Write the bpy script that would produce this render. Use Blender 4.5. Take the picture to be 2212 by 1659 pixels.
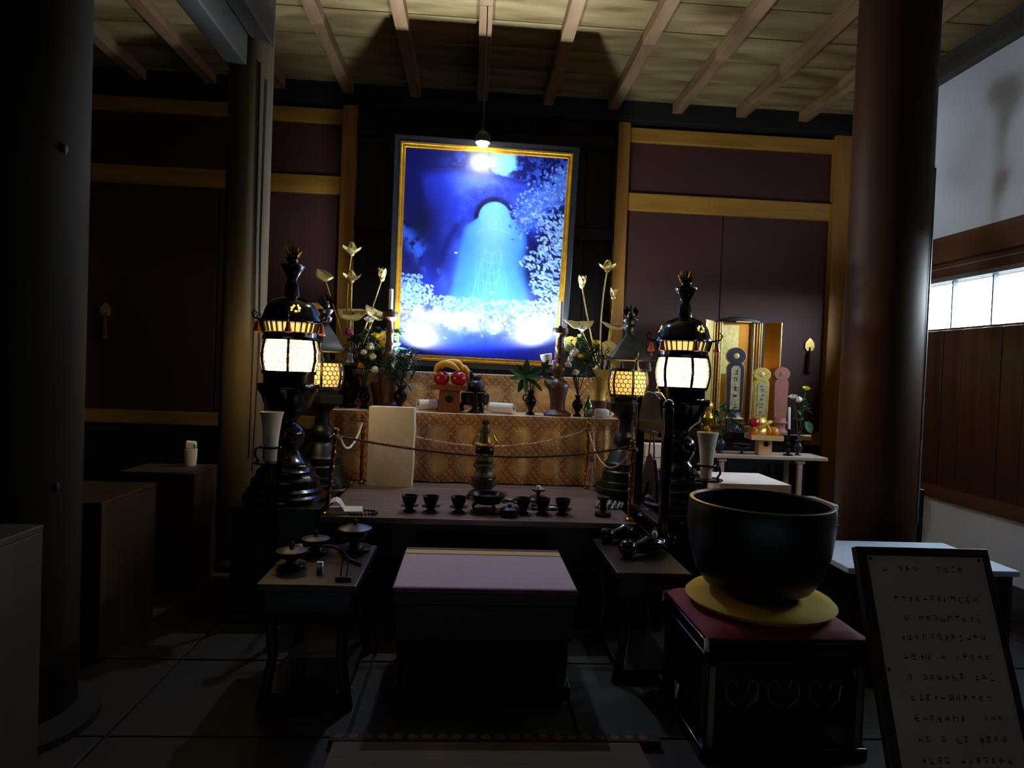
import bpy, math, random
import numpy as np
from mathutils import Vector, Matrix
PI = math.pi
for o in list(bpy.data.objects): bpy.data.objects.remove(o)
SC = bpy.context.scene
COL = SC.collection
random.seed(5)

# ------------------------------------------------------------------ camera
cam_d = bpy.data.cameras.new('camera'); cam = bpy.data.objects.new('camera', cam_d); COL.objects.link(cam)
cam_d.sensor_width = 36; cam_d.lens = 36 * 1450 / 2212; cam_d.clip_start = .05
_r = Vector((0.9973532, -0.0617544, 0.0383791)); _u = Vector((-0.0369803, 0.0236377, 0.9990364)); _f = Vector((0.0626021, 0.9978114, -0.0212914))
m = Matrix((( _r.x, _u.x, -_f.x), (_r.y, _u.y, -_f.y), (_r.z, _u.z, -_f.z))).to_4x4()
m.translation = (0, 0, 1.5); cam.matrix_world = m
SC.camera = cam
# ------------------------------------------------------------------ world + view
W = bpy.data.worlds.new('world'); SC.world = W; W.use_nodes = True
SKY = 30
W.node_tree.nodes['Background'].inputs[0].default_value = (.74, .88, 1, 1)     # bright overcast day outside
W.node_tree.nodes['Background'].inputs[1].default_value = SKY
SC.view_settings.view_transform = 'Standard'; SC.view_settings.look = 'None'
SC.view_settings.exposure = 0; SC.view_settings.gamma = 1; SC.view_settings.use_curve_mapping = False
SPOT_POWER = 130      # the two clip lamps aimed up at the picture
BULB = 740           # radiance of the hanging bulb
LANTERN_FRONT = 20; LANTERN_REAR = 1.15
BEAM_POWER = 170
LAMP_FACE = 60

# ------------------------------------------------------------------ materials
def lin(c):
    return tuple((x / 255 / 12.92) if x / 255 <= .04045 else ((x / 255 + .055) / 1.055) ** 2.4 for x in c) + (1,)
M = {}
def mat(name, rgb, rough=.5, metal=0, var=.12, scale=20, bump=0, emit=None, estr=0, coat=0, wood=None, spec=.5, rgb2=None, attr=False):
    mt = bpy.data.materials.new(name); mt.use_nodes = True
    nt = mt.node_tree; b = nt.nodes['Principled BSDF']
    b.inputs['Roughness'].default_value = rough; b.inputs['Metallic'].default_value = metal
    b.inputs['Coat Weight'].default_value = coat; b.inputs['Specular IOR Level'].default_value = spec
    tc = nt.nodes.new('ShaderNodeTexCoord'); mp = nt.nodes.new('ShaderNodeMapping'); nz = nt.nodes.new('ShaderNodeTexNoise')
    nt.links.new(tc.outputs['Object'], mp.inputs[0]); nt.links.new(mp.outputs[0], nz.inputs['Vector'])
    nz.inputs['Scale'].default_value = scale; nz.inputs['Detail'].default_value = 5
    if wood: mp.inputs['Scale'].default_value = wood
    c = lin(rgb); rp = nt.nodes.new('ShaderNodeValToRGB')
    if rgb2: a, d = lin(rgb2), c
    else: a = tuple(x * (1 - var) for x in c[:3]) + (1,); d = tuple(min(1, x * (1 + var)) for x in c[:3]) + (1,)
    rp.color_ramp.elements[0].color = a; rp.color_ramp.elements[1].color = d
    rp.color_ramp.elements[0].position = .3; rp.color_ramp.elements[1].position = .7
    nt.links.new(nz.outputs[0], rp.inputs[0])
    if attr:
        at = nt.nodes.new('ShaderNodeAttribute'); at.attribute_name = 'Col'
        nt.links.new(at.outputs['Color'], b.inputs['Base Color'])
    else:
        nt.links.new(rp.outputs[0], b.inputs['Base Color'])
    if bump:
        bp = nt.nodes.new('ShaderNodeBump'); bp.inputs['Strength'].default_value = bump; bp.inputs['Distance'].default_value = .01
        nt.links.new(nz.outputs[0], bp.inputs['Height']); nt.links.new(bp.outputs[0], b.inputs['Normal'])
    if emit:
        b.inputs['Emission Color'].default_value = emit + (1,); b.inputs['Emission Strength'].default_value = estr
    M[name] = mt; return mt
WX, WY, WZ = (.12, 1, 1), (1, .12, 1), (1, 1, .1)
mat('floor_stone', (40, 39, 38), .75, var=.25, scale=9, bump=.15)
mat('joint', (26, 25, 24), .9)
mat('ceiling_wood', (164, 146, 104), .6, var=.2, scale=6, wood=(.22, 1.1, 1), rgb2=(106, 82, 40))
mat('rafter_wood', (160, 128, 96), .6, scale=14, wood=WY, rgb2=(120, 90, 64))
mat('beam_wood', (72, 70, 67), .65, scale=5, wood=WY, rgb2=(28, 24, 21), bump=.1)
mat('rail_wood', (190, 140, 54), .5, scale=12, wood=WX, rgb2=(156, 110, 38))
mat('post_wood', (176, 124, 46), .5, scale=12, wood=WZ, rgb2=(146, 98, 34))
mat('pillar_wood', (40, 34, 28), .75, spec=.08, scale=7, wood=(1, 1, .06), rgb2=(26, 21, 17), bump=.08)
mat('dark_pillar', (70, 44, 25), .5, scale=7, wood=(1, 1, .06), rgb2=(50, 31, 18), spec=.2)
mat('grey_post', (104, 96, 76), .75, spec=.2, scale=8, wood=(1, 1, .06), rgb2=(72, 62, 46), bump=.1)
mat('red_panel', (70, 38, 36), .7, var=.08, scale=60)
mat('dark_wall', (14, 11, 10), .75, scale=10, wood=WZ)
mat('plaster', (216, 224, 236), .9, var=.03, scale=30, bump=.05)
mat('wainscot', (88, 52, 28), .4, scale=8, wood=(1, 1, .08), rgb2=(56, 32, 18))
mat('sill_wood', (104, 68, 44), .5, scale=9, wood=WY, rgb2=(80, 50, 32))
mat('window_metal', (150, 155, 150), .4, metal=.6)
mat('window_pane', (230, 240, 255), .1)
_nt = M['window_pane'].node_tree; _mx = _nt.nodes.new('ShaderNodeMixShader'); _tr = _nt.nodes.new('ShaderNodeBsdfTransparent'); _gl = _nt.nodes.new('ShaderNodeBsdfGlossy')
_gl.inputs['Roughness'].default_value = .05; _mx.inputs[0].default_value = .06
_nt.links.new(_tr.outputs[0], _mx.inputs[1]); _nt.links.new(_gl.outputs[0], _mx.inputs[2]); _nt.links.new(_mx.outputs[0], _nt.nodes['Material Output'].inputs[0])
mat('mullion', (120, 130, 150), .5)
mat('lacquer', (7, 6, 7), .16, spec=.5, var=.2)
mat('black_wood', (16, 13, 12), .35, scale=10, wood=WX)
mat('table_wood', (126, 110, 110), .35, scale=10, wood=WX, rgb2=(98, 82, 82))
mat('table_dark', (34, 24, 20), .35, scale=10, wood=WX)
mat('box_wood', (58, 42, 28), .7, scale=8, wood=(1, 1, .12), rgb2=(42, 29, 19))
mat('bronze', (62, 64, 62), .35, metal=.75, rgb2=(40, 46, 48), scale=12)
mat('dark_bronze', (34, 33, 36), .3, metal=.7, rgb2=(22, 22, 24))
mat('old_bronze', (112, 98, 74), .5, metal=.45, rgb2=(62, 74, 62), scale=25)
mat('blue_bronze', (46, 54, 72), .4, metal=.4, rgb2=(30, 36, 50))
mat('bell_bronze', (22, 24, 26), .38, metal=.3, rgb2=(14, 15, 17), scale=8)
mat('bell_rim', (70, 48, 32), .4, metal=.6)
mat('brass', (190, 140, 40), .22, metal=.95, rgb2=(150, 100, 26))
mat('gold', (225, 180, 70), .28, metal=.95, rgb2=(200, 150, 50))
mat('gilt', (205, 178, 96), .38, metal=.55, rgb2=(176, 146, 66), scale=40)
mat('gilt_light', (226, 208, 140), .35, metal=.45, rgb2=(200, 176, 100), scale=25)
mat('amber_gilt', (176, 116, 24), .3, metal=.7, rgb2=(130, 78, 12), scale=6, wood=WZ)
mat('amber_lit', (190, 90, 20), .3, rgb2=(140, 50, 10))  # amber of the lantern light put into the hanging bells' colour
mat('lantern_front', (255, 240, 200), .6, emit=(1, .66, .26), estr=LANTERN_FRONT)
mat('lantern_rear', (255, 230, 180), .6, emit=(1, .50, .11), estr=LANTERN_REAR)
mat('lantern_glow', (255, 230, 180), .6, emit=(1, .62, .16), estr=1.3)
mat('print', (255, 255, 255), .35, attr=True, spec=.4)
mat('frame_black', (20, 22, 26), .35, spec=.5)
mat('frame_gold', (214, 164, 52), .3, metal=.85, rgb2=(186, 132, 34))
mat('bulb', (255, 255, 255), .4, emit=(.86, .93, 1.0), estr=BULB)
mat('cable', (18, 18, 20), .6)
mat('white_plastic', (226, 222, 220), .4, var=.03)
mat('brocade', (255, 255, 255), .30, attr=True, spec=.8)
mat('white_cloth', (240, 234, 230), .8, var=.05, scale=8, bump=.25)
mat('white_paper', (235, 232, 232), .7, var=.03)
mat('cream_paper', (226, 214, 190), .7, var=.05)
mat('sign_paper', (170, 162, 152), .7, var=.04)
mat('ink', (36, 34, 40), .7)
mat('indigo', (48, 50, 132), .7)
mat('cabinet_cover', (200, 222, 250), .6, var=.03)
mat('sign_frame', (44, 30, 22), .4)
mat('rope_brown', (156, 108, 84), .7, rgb2=(92, 60, 52), scale=90)
mat('rope_pale', (240, 208, 182), .7, rgb2=(190, 130, 112), scale=70)
mat('rope_white', (220, 214, 214), .7)
mat('mat_lilac', (176, 160, 176), .85, var=.06, scale=60, bump=.2)
mat('mat_cream', (196, 172, 112), .85, var=.06)
mat('mat_brown', (104, 72, 58), .85)
mat('mat_purple', (112, 52, 104), .8)
mat('tatami', (98, 84, 74), .8, var=.18, scale=120, wood=(.05, 1, 1), bump=.2)
mat('tatami_edge', (40, 26, 27), .8, var=.5, scale=40)
mat('red_cushion', (126, 14, 36), .75, var=.12, scale=12)
mat('yellow_cushion', (196, 160, 40), .8, var=.1, scale=12)
mat('gold_trim', (150, 136, 100), .4, metal=.5, scale=10)
mat('candlestick_wood', (92, 56, 46), .4, scale=10, wood=WZ, rgb2=(66, 38, 32))
mat('pot_red', (96, 52, 42), .5)
mat('sanbo_wood', (138, 84, 54), .55, scale=10, wood=WX, rgb2=(110, 64, 42))
mat('pale_wood', (224, 190, 140), .55, scale=10, wood=WX, rgb2=(206, 168, 116))
mat('desk_wood', (180, 160, 150), .55, scale=10, wood=WX)
mat('hole', (22, 12, 8), .9)  # dark disc colour standing for the shade inside a round hole
mat('apple', (170, 18, 42), .25, var=.25, scale=9, coat=.4)
mat('banana', (222, 178, 62), .5, rgb2=(206, 150, 36), scale=8)
mat('persimmon', (210, 128, 36), .3, coat=.3)
mat('stem_brown', (60, 44, 24), .7)
mat('leaf_green', (44, 78, 58), .35, rgb2=(24, 52, 34), scale=14)
mat('leaf_bright', (88, 128, 90), .4, rgb2=(48, 88, 66), scale=14)
mat('needle_green', (50, 86, 64), .5, rgb2=(26, 56, 40))
mat('stem_green', (58, 82, 48), .6)
mat('mum_white', (236, 232, 220), .6, var=.04)
mat('mum_yellow', (226, 204, 20), .6, var=.08)
mat('mum_pink', (184, 40, 140), .6)
mat('mum_orange', (226, 140, 40), .6)
mat('candle', (235, 235, 245), .5, var=.02)
mat('green_glass', (60, 110, 40), .1, spec=.8)
mat('green_label', (150, 190, 160), .5)
mat('silver', (190, 190, 195), .25, metal=.9)
mat('tablet_dark', (54, 52, 72), .35, metal=.3, rgb2=(38, 36, 50))
mat('tablet_face', (200, 186, 150), .4, metal=.3, rgb2=(120, 108, 90), scale=10)
mat('tablet_red', (150, 92, 76), .6, var=.08, scale=10)
mat('tassel', (70, 18, 26), .8)
mat('bead_dark', (30, 28, 36), .35)
mat('bead_pale', (190, 200, 205), .4)
mat('teal', (70, 150, 150), .5)
mat('page', (226, 220, 214), .8, var=.04, scale=40)

# ------------------------------------------------------------------ mesh builder
class MB:
    def __init__(s): s.v, s.f, s.x = [], [], None
    def add(s, vs, fs):
        n = len(s.v)
        s.v += [tuple(s.x @ Vector(p)) if s.x is not None else tuple(p) for p in vs]
        s.f += [tuple(i + n for i in f) for f in fs]; return s
    def box(s, x0, x1, y0, y1, z0, z1):
        return s.add([(x0,y0,z0),(x1,y0,z0),(x1,y1,z0),(x0,y1,z0),(x0,y0,z1),(x1,y0,z1),(x1,y1,z1),(x0,y1,z1)],
                     [(0,3,2,1),(4,5,6,7),(0,1,5,4),(1,2,6,5),(2,3,7,6),(3,0,4,7)])
    def bar(s, p0, p1, w, h, up=(0,0,1)):
        p0, p1 = Vector(p0), Vector(p1); d = (p1 - p0).normalized(); sd = d.cross(Vector(up))
        if sd.length < 1e-4: sd = d.cross(Vector((1,0,0)))
        sd.normalize(); u = sd.cross(d); sd = sd * w / 2; u = u * h / 2
        return s.add([p0-sd-u,p0+sd-u,p0+sd+u,p0-sd+u,p1-sd-u,p1+sd-u,p1+sd+u,p1-sd+u],
                     [(0,1,2,3),(7,6,5,4),(0,4,5,1),(1,5,6,2),(2,6,7,3),(3,7,4,0)])
    def lathe(s, prof, n=28, c=(0,0,0), a0=0, cap=True, sx=1, sy=1):
        vs, fs = [], []
        for r, z in prof:
            for k in range(n):
                a = a0 + 2*PI*k/n; vs.append((c[0]+r*math.cos(a)*sx, c[1]+r*math.sin(a)*sy, c[2]+z))
        for i in range(len(prof)-1):
            for k in range(n):
                k2 = (k+1) % n; fs.append((i*n+k, i*n+k2, (i+1)*n+k2, (i+1)*n+k))
        if cap:
            fs.append(tuple(range(n-1,-1,-1))); fs.append(tuple((len(prof)-1)*n+k for k in range(n)))
        return s.add(vs, fs)
    def tube(s, pts, r, n=6, closed=False):
        P = [Vector(p) for p in pts]; L = len(P); vs, fs = [], []
        prev = None
        for i in range(L):
            a = P[(i-1) % L] if (closed or i > 0) else P[i]; b = P[(i+1) % L] if (closed or i < L-1) else P[i]
            t = (b - a).normalized()
            if prev is None:
                prev = t.cross(Vector((0,0,1)))
                if prev.length < .01: prev = t.cross(Vector((1,0,0)))
            nn = (prev - t * prev.dot(t)); nn.normalize(); prev = nn; bb = t.cross(nn)
            rr = r[i] if isinstance(r, (list, tuple)) else r
            for k in range(n):
                q = 2*PI*k/n; vs.append(P[i] + (nn*math.cos(q) + bb*math.sin(q))*rr)
        for i in range(L if closed else L-1):
            j = (i+1) % L
            for k in range(n): fs.append((i*n+k, i*n+(k+1) % n, j*n+(k+1) % n, j*n+k))
        if not closed: fs.append(tuple(range(n-1,-1,-1))); fs.append(tuple((L-1)*n+k for k in range(n)))
        return s.add(vs, fs)
    def sph(s, c, r, sc=(1,1,1), nu=16, nv=10):
        vs = [(c[0], c[1], c[2]-r*sc[2])]; fs = []
        for i in range(1, nv):
            p = -PI/2 + PI*i/nv
            for k in range(nu):
                a = 2*PI*k/nu
                vs.append((c[0]+r*sc[0]*math.cos(p)*math.cos(a), c[1]+r*sc[1]*math.cos(p)*math.sin(a), c[2]+r*sc[2]*math.sin(p)))
        vs.append((c[0], c[1], c[2]+r*sc[2]))
        for k in range(nu):
            k2 = (k+1) % nu
            fs.append((0, 1+k2, 1+k))
            for i in range(nv-2): fs.append((1+i*nu+k, 1+i*nu+k2, 1+(i+1)*nu+k2, 1+(i+1)*nu+k))
            fs.append((len(vs)-1, 1+(nv-2)*nu+k, 1+(nv-2)*nu+k2))
        return s.add(vs, fs)
    def prism(s, pts, y0, y1):                       # outline in x,z extruded along y
        n = len(pts)
        vs = [(p[0], y0, p[1]) for p in pts] + [(p[0], y1, p[1]) for p in pts]
        return s.add(vs, [tuple(range(n)), tuple(range(2*n-1, n-1, -1))] + [(i, n+i, n+(i+1) % n, (i+1) % n) for i in range(n)])
    def leaf(s, b, d, L, w, up=(0,0,1), bend=.3, n=5, th=0.0):
        b, d, up = Vector(b), Vector(d).normalized(), Vector(up); sd = d.cross(up)
        if sd.length < .05: sd = d.cross(Vector((1,0,.2)))
        sd.normalize(); u = sd.cross(d); vs, fs = [], []
        for i in range(n+1):
            t = i/n; ww = w*math.sin(PI*min(1, .08+t*.92))**.8*.5
            c = b + d*L*t - u*bend*L*t*t
            vs += [c - sd*ww + u*ww*.25, c, c + sd*ww + u*ww*.25]
        for i in range(n):
            for k in range(2): fs.append((i*3+k, i*3+k+1, i*3+k+4, i*3+k+3))
        return s.add(vs, fs)
    def build(s, name, m, parent=None, loc=None, bevel=0, smooth=True, angle=38):
        me = bpy.data.meshes.new(name); me.from_pydata(s.v, [], s.f); me.update()
        if smooth:
            me.polygons.foreach_set('use_smooth', [True]*len(me.polygons)); me.set_sharp_from_angle(angle=math.radians(angle))
        me.materials.append(M[m])
        o = bpy.data.objects.new(name, me); COL.objects.link(o)
        if parent: o.parent = parent
        if loc: o.location = loc
        if bevel:
            bm = o.modifiers.new('bevel', 'BEVEL'); bm.width = bevel; bm.segments = 2; bm.limit_method = 'ANGLE'
        return o
def tag(o, label=None, cat=None, group=None, kind=None):
    if label: o['label'] = label
    if cat: o['category'] = cat
    if group: o['group'] = group
    if kind: o['kind'] = kind
    return o
def thing(name, label, cat, loc=(0,0,0), rz=0, group=None):
    o = bpy.data.objects.new(name, None); COL.objects.link(o); o.location = loc; o.rotation_euler.z = rz
    o.empty_display_size = .05
    return tag(o, label, cat, group)
def struct(o): o['kind'] = 'structure'; return o
def sempty(name):
    o = bpy.data.objects.new(name, None); COL.objects.link(o); o['kind'] = 'structure'; return o
def copy_tree(o, parent=None):
    c = o.copy(); COL.objects.link(c)
    if parent: c.parent = parent
    for ch in list(o.children): copy_tree(ch, c)
    return c
B = lambda *a: MB().box(*a)
def color_grid(name, P, C, m, parent=None):
    """P: (h,w,3) points, C: (h,w,3) linear colours"""
    h, w = P.shape[:2]; idx = np.arange(h*w).reshape(h, w)
    f = np.stack([idx[:-1,:-1], idx[1:,:-1], idx[1:,1:], idx[:-1,1:]], -1).reshape(-1, 4)
    me = bpy.data.meshes.new(name); me.from_pydata(P.reshape(-1,3).tolist(), [], f.tolist()); me.update()
    at = me.color_attributes.new('Col', 'FLOAT_COLOR', 'POINT')
    at.data.foreach_set('color', np.concatenate([C.reshape(-1,3), np.ones((h*w,1))], 1).astype(np.float32).ravel())
    me.polygons.foreach_set('use_smooth', [True]*len(me.polygons)); me.materials.append(M[m])
    o = bpy.data.objects.new(name, me); COL.objects.link(o)
    if parent: o.parent = parent
    return o

# ================================================================== SETTING
# floor of stone slabs
fl = struct(B(-4.3, 4.3, -2.6, 7.5, -.12, -.012).build('floor', 'joint', smooth=False))
slab = None
for i in range(9):
    for j in range(14):
        x = -4.2 + i*.94; y = -2.2 + j*.7
        if slab is None:
            slab = B(-.464, .464, -.344, .344, -.02, 0).build('floor_slab', 'floor_stone', fl, (x+.47, y+.35, 0), bevel=.004); o = slab
        else:
            o = slab.copy(); COL.objects.link(o); o.location = (x+.47, y+.35, random.uniform(-.0015, .0015)-.0015)
# ceiling boards and rafters
ce = struct(B(-4.3, 4.3, -2.6, 7.5, 4.475, 4.55).build('ceiling', 'ceiling_wood', smooth=False))
bd = None
for j in range(22):
    y = -2.3 + j*.46
    if bd is None: bd = B(-4.25, 4.25, -.223, .223, 4.45, 4.478).build('ceiling_board', 'ceiling_wood', ce, (0, y, 0), bevel=.003); o = bd
    else: o = bd.copy(); COL.objects.link(o); o.location = (random.uniform(-.04, .04), y, random.uniform(0, .004))
rf = None
for i in range(12):
    x = .02 + (i-6)*.705
    if rf is None: rf = B(-.055, .055, -2.4, 7.34, 4.34, 4.452).build('rafter', 'rafter_wood', ce, (x, 0, 0), bevel=.006); o = rf
    else: o = rf.copy(); COL.objects.link(o); o.location = (x, 0, 0)
# back wall: panels between rails and posts
wb = struct(B(-4.3, 4.3, 7.40, 7.5, 0, 4.5).build('wall_back', 'dark_wall', smooth=False))
def pan(x0, x1, z0, z1, m='red_panel'): B(x0, x1, 7.36, 7.405, z0, z1).build('panel', m, wb, bevel=.003)
for a, b in ((-4.15, -2.74), (-2.72, -1.45), (1.64, 2.745), (2.755, 3.96)):
    pan(a, b, .9, 3.30)
for a, b in ((-4.15, -1.45), (1.64, 3.96)): pan(a, b, 3.49, 4.06)
for a, b in ((-4.2, -1.45), (1.64, 3.97)):
    for z0, z1 in ((3.30, 3.49), (4.05, 4.20), (.78, .92)): B(a, b, 7.31, 7.405, z0, z1).build('rail', 'rail_wood', wb, bevel=.006)
for a, b in ((-1.45, -1.30), (1.51, 1.645), (3.96, 4.15), (-4.25, -4.1)):
    B(a, b, 7.27, 7.405, 0, 4.24).build('post', 'post_wood', wb, bevel=.006)
for a, b in ((-4.2, -1.45), (1.64, 3.97)): B(a, b, 7.34, 7.405, .02, .78).build('base_board', 'dark_wall', wb, bevel=.003)
B(-4.2, 4.2, 7.22, 7.405, 4.24, 4.45).build('wall_beam', 'dark_wall', wb, bevel=.008)
for k in range(9):
    x = -1.295 + k*.311; B(x+.004, x+.307, 7.365, 7.405, .02, 4.24).build('board', 'dark_wall', wb, bevel=.004)
for z in (1.25, 2.95, 3.95): B(-1.3, 1.51, 7.30, 7.37, z, z+.12).build('batten', 'dark_wall', wb, bevel=.004)
# side walls, front wall
wl = struct(B(-4.35, -4.2, -2.6, 7.5, 0, 4.5).build('wall_left', 'dark_wall', smooth=False))
struct(B(-4.35, 4.35, -2.75, -2.6, 0, 4.5).build('wall_front', 'dark_wall', smooth=False))
wr = sempty('wall_right')
B(4.2, 4.36, -2.6, 7.5, 2.83, 4.5).build('plaster_upper', 'plaster', wr, smooth=False)
B(4.2, 4.36, -2.6, 7.5, 0, .51).build('plaster_lower', 'plaster', wr, smooth=False)
B(4.30, 4.36, -2.6, 7.5, .5, 2.015).build('backing', 'sill_wood', wr, smooth=False)
B(4.30, 4.36, -2.6, 7.5, 2.435, 2.84).build('backing', 'sill_wood', wr, smooth=False)
for a, b in ((-2.6, 3.39), (6.66, 7.5)): B(4.30, 4.36, a, b, 2.015, 2.435).build('backing', 'sill_wood', wr, smooth=False)
gr = struct(B(4.5, 60, -40, 60, -.5, -.3).build('ground', 'floor_stone', smooth=False))
pl = bpy.data.lights.new('window_portal', 'AREA'); pl.shape = 'RECTANGLE'; pl.size = .42; pl.size_y = 3.26; pl.cycles.is_portal = True
po = bpy.data.objects.new('window_portal', pl); COL.objects.link(po); po.location = (4.29, 5.02, 2.225); po.rotation_euler = (0, PI/2, 0)
B(4.10, 4.24, -2.6, 7.36, 4.25, 4.45).build('wall_plate', 'beam_wood', wr, bevel=.008)
B(4.13, 4.31, -2.6, 7.36, .505, .62).build('sill_beam', 'sill_wood', wr, bevel=.006)
B(4.15, 4.31, -2.6, 7.36, 2.60, 2.83).build('lintel', 'sill_wood', wr, bevel=.006)
plk = None
for j in range(44):
    y = -2.3 + j*.22
    if plk is None: plk = B(4.19, 4.305, -.108, .108, .615, 1.995).build('plank', 'wainscot', wr, (0, y, 0), bevel=.004); o = plk
    else: o = plk.copy(); COL.objects.link(o); o.location = (random.uniform(-.004, .004), y, 0)
for a, b in ((-2.6, 3.39), (6.66, 7.36)): B(4.2, 4.31, a, b, 1.99, 2.61).build('board', 'sill_wood', wr, bevel=.004)
w1 = struct(B(4.235, 4.285, 3.37, 6.7, 1.985, 2.02).build('window_1', 'sill_wood', bevel=.004))
B(4.17, 4.30, 3.37, 6.7, 2.43, 2.47).build('window_track', 'window_metal', w1, bevel=.003)
B(4.19, 4.30, 3.37, 6.7, 2.545, 2.56).build('window_track', 'window_metal', w1, bevel=.003)
B(4.21, 4.30, 3.37, 6.7, 2.47, 2.60).build('window_head', 'sill_wood', w1, bevel=.003)
pn = None
for j in range(7):
    y = 5.721 + .463*(1-j)
    if pn is None:
        pn = B(4.255, 4.265, -.225, .225, 2.02, 2.43).build('pane', 'window_pane', w1, (0, y+.2315, 0), smooth=False)
        ml = B(4.24, 4.28, -.008, .008, 2.02, 2.43).build('mullion', 'mullion', w1, (0, y, 0))
    else:
        o = pn.copy(); COL.objects.link(o); o.location.y = y+.2315
        o = ml.copy(); COL.objects.link(o); o.location.y = y

# pillars
def pillar(name, label, x, y, r, m, z1=4.45, rope=None):
    t = thing(name, label, 'pillar', (x, y, 0))
    vs = []
    mb = MB(); mb.lathe([(r*1.0, .06), (r*.995, 1.5), (r*.985, 3), (r*.97, z1)], 48); mb.build('shaft', m, t)
    MB().lathe([(r*1.35, 0), (r*1.35, .03), (r*1.2, .06), (r*1.02, .07)], 40).build('foot_stone', 'joint', t)
    return t
pL = pillar('round_pillar', 'thick round wooden pillar at the left edge, lit along its right side', -1.815, 2.78, .25, 'pillar_wood')
for z in (2.28, .98): MB().sph((.238, -.09, z), .022, (.35, .6, .9), 10, 6).build('wood_knot', 'dark_wall', pL)
pR = pillar('round_pillar', 'thick dark polished pillar in front of the white wall on the right', 2.755, 4.35, .25, 'dark_pillar')
MB().tube([(.175, -.185, .6), (.175, -.185, 2.9)], .006, 6).build('conduit', 'window_metal', pR)
B(.205, .235, -.155, -.115, .45, .82).build('wall_plug', 'black_wood', pR, bevel=.003)
pB = pillar('round_post', 'slender grey wooden post behind the bright left lantern', -1.66, 5.02, .155, 'grey_post', 4.45)
MB().tube([(.10, -.122, 3.6), (.105, -.12, 2.6), (.11, -.118, 1.8), (.10, -.12, .8)], .005, 6).build('cable', 'cable', pB)
MB().tube([(.135, -.085, 3.5), (.13, -.09, 2.3), (.138, -.08, 1.6), (.12, -.1, .7)], .004, 6).build('cable', 'cable', pB)
# pair of tie beams
t = tag(B(-1.79, -1.645, -1.5, 5.0, 3.565, 3.92).build('tie_beam', 'beam_wood', bevel=.012), 'lower weathered tie beam at upper left, its end resting at the grey post', 'beam')
t = tag(B(-1.632, -1.50, -1.5, 5.0, 3.762, 4.10).build('tie_beam', 'beam_wood', bevel=.012), 'upper weathered tie beam at upper left, beside the lower one', 'beam')

# ================================================================== PICTURE
pic = thing('framed_picture', 'tall framed blue picture of a carved figure in a rock niche', 'picture', (.052, 5.895, 1.50))
pic.rotation_euler = (math.radians(6.9), math.radians(.75), 0)
HW, H = .775, 1.915
def frame_mb(x0, x1, z0, z1, w, ya, yb):
    mb = MB()
    for a, b in (((x0, z0), (x1, z1)),):
        o = [(x0,z0),(x1,z0),(x1,z1),(x0,z1)]; i = [(x0+w,z0+w),(x1-w,z0+w),(x1-w,z1-w),(x0+w,z1-w)]
        vs = [(p[0], ya, p[1]) for p in o] + [(p[0], ya, p[1]) for p in i] + [(p[0], yb, p[1]) for p in o] + [(p[0], yb, p[1]) for p in i]
        fs = []
        for k in range(4):
            k2 = (k+1) % 4
            fs += [(k, k2, 4+k2, 4+k), (8+k2, 8+k, 12+k, 12+k2), (k2, k, 8+k, 8+k2), (4+k, 4+k2, 12+k2, 12+k)]
        mb.add(vs, fs)
    return mb
frame_mb(-HW, HW, 0, H, .062, -.035, .03).build('outer_frame', 'frame_black', pic, bevel=.008)
frame_mb(-HW+.052, HW-.052, .052, H-.052, .02, -.042, .0).build('gold_moulding', 'frame_gold', pic, bevel=.005)
frame_mb(-HW+.070, HW-.070, .070, H-.070, .026, -.030, .0).build('gold_moulding', 'frame_gold', pic, bevel=.004)
B(-HW+.02, HW-.02, .012, .03, .02, H-.02).build('backing', 'black_wood', pic)
# the print: painted as a colour grid
gw, gh = 330, 440
rng = np.random.default_rng(3)
def vnoise(h, w, cell, seed):
    r = np.random.default_rng(seed); ny, nx = int(h/cell)+3, int(w/cell)+3
    g = r.random((ny, nx)); yy, xx = np.mgrid[0:h, 0:w]/cell
    y0, x0 = yy.astype(int), xx.astype(int); fy, fx = yy-y0, xx-x0; fy = fy*fy*(3-2*fy); fx = fx*fx*(3-2*fx)
    return (g[y0,x0]*(1-fx)+g[y0,x0+1]*fx)*(1-fy)+(g[y0+1,x0]*(1-fx)+g[y0+1,x0+1]*fx)*fy
def fbm(h, w, cell, seed): return .5*vnoise(h,w,cell,seed)+.28*vnoise(h,w,cell/2.1,seed+1)+.15*vnoise(h,w,cell/4.3,seed+2)+.07*vnoise(h,w,max(2,cell/9),seed+3)
U, V = np.meshgrid(np.linspace(0,1,gw), np.linspace(0,1,gh))
def L3(c): return np.array(lin(c)[:3])
img = np.zeros((gh, gw, 3)); n1 = fbm(gh,gw,60,1); n2 = fbm(gh,gw,22,11); n3 = fbm(gh,gw,9,21)
def mix(c, k):
    global img
    img = img*(1-k[...,None]) + L3(c)*k[...,None]
sm = lambda a, b, x: np.clip((x-a)/(b-a), 0, 1)**2*(3-2*np.clip((x-a)/(b-a), 0, 1))
img[:] = L3((8, 14, 96))
mix((60, 92, 226), sm(.42,.66,n3)*sm(1.0,.0,V)*.7*sm(.15,.5,U))                       # trees on the skyline
sky = np.exp(-(((U-.60)/.10)**2+((V-.035)/.075)**2)); mix((120, 190, 255), sm(.35,.62,sky+.25*(n3-.5)))
top = .085+.30*(U-.33)**2*np.where(U<.33, 1.6, .72)+.02*(n2-.5)                          # rock outline
rock = sm(-.004,.008,V-top)*sm(.0,.05,U-.10-.25*(V-.2)*(V<.35))
rk = np.ones((gh,gw))
mix((24, 40, 176), rock)
mix((58, 88, 232), rock*sm(.38,.68,n1)*sm(.18,.4,U)*.9)
mix((84, 126, 246), rock*sm(.35,.85,n3*.6+.4*rng.random((gh,gw)))*sm(.2,.45,U)*.4)
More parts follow.
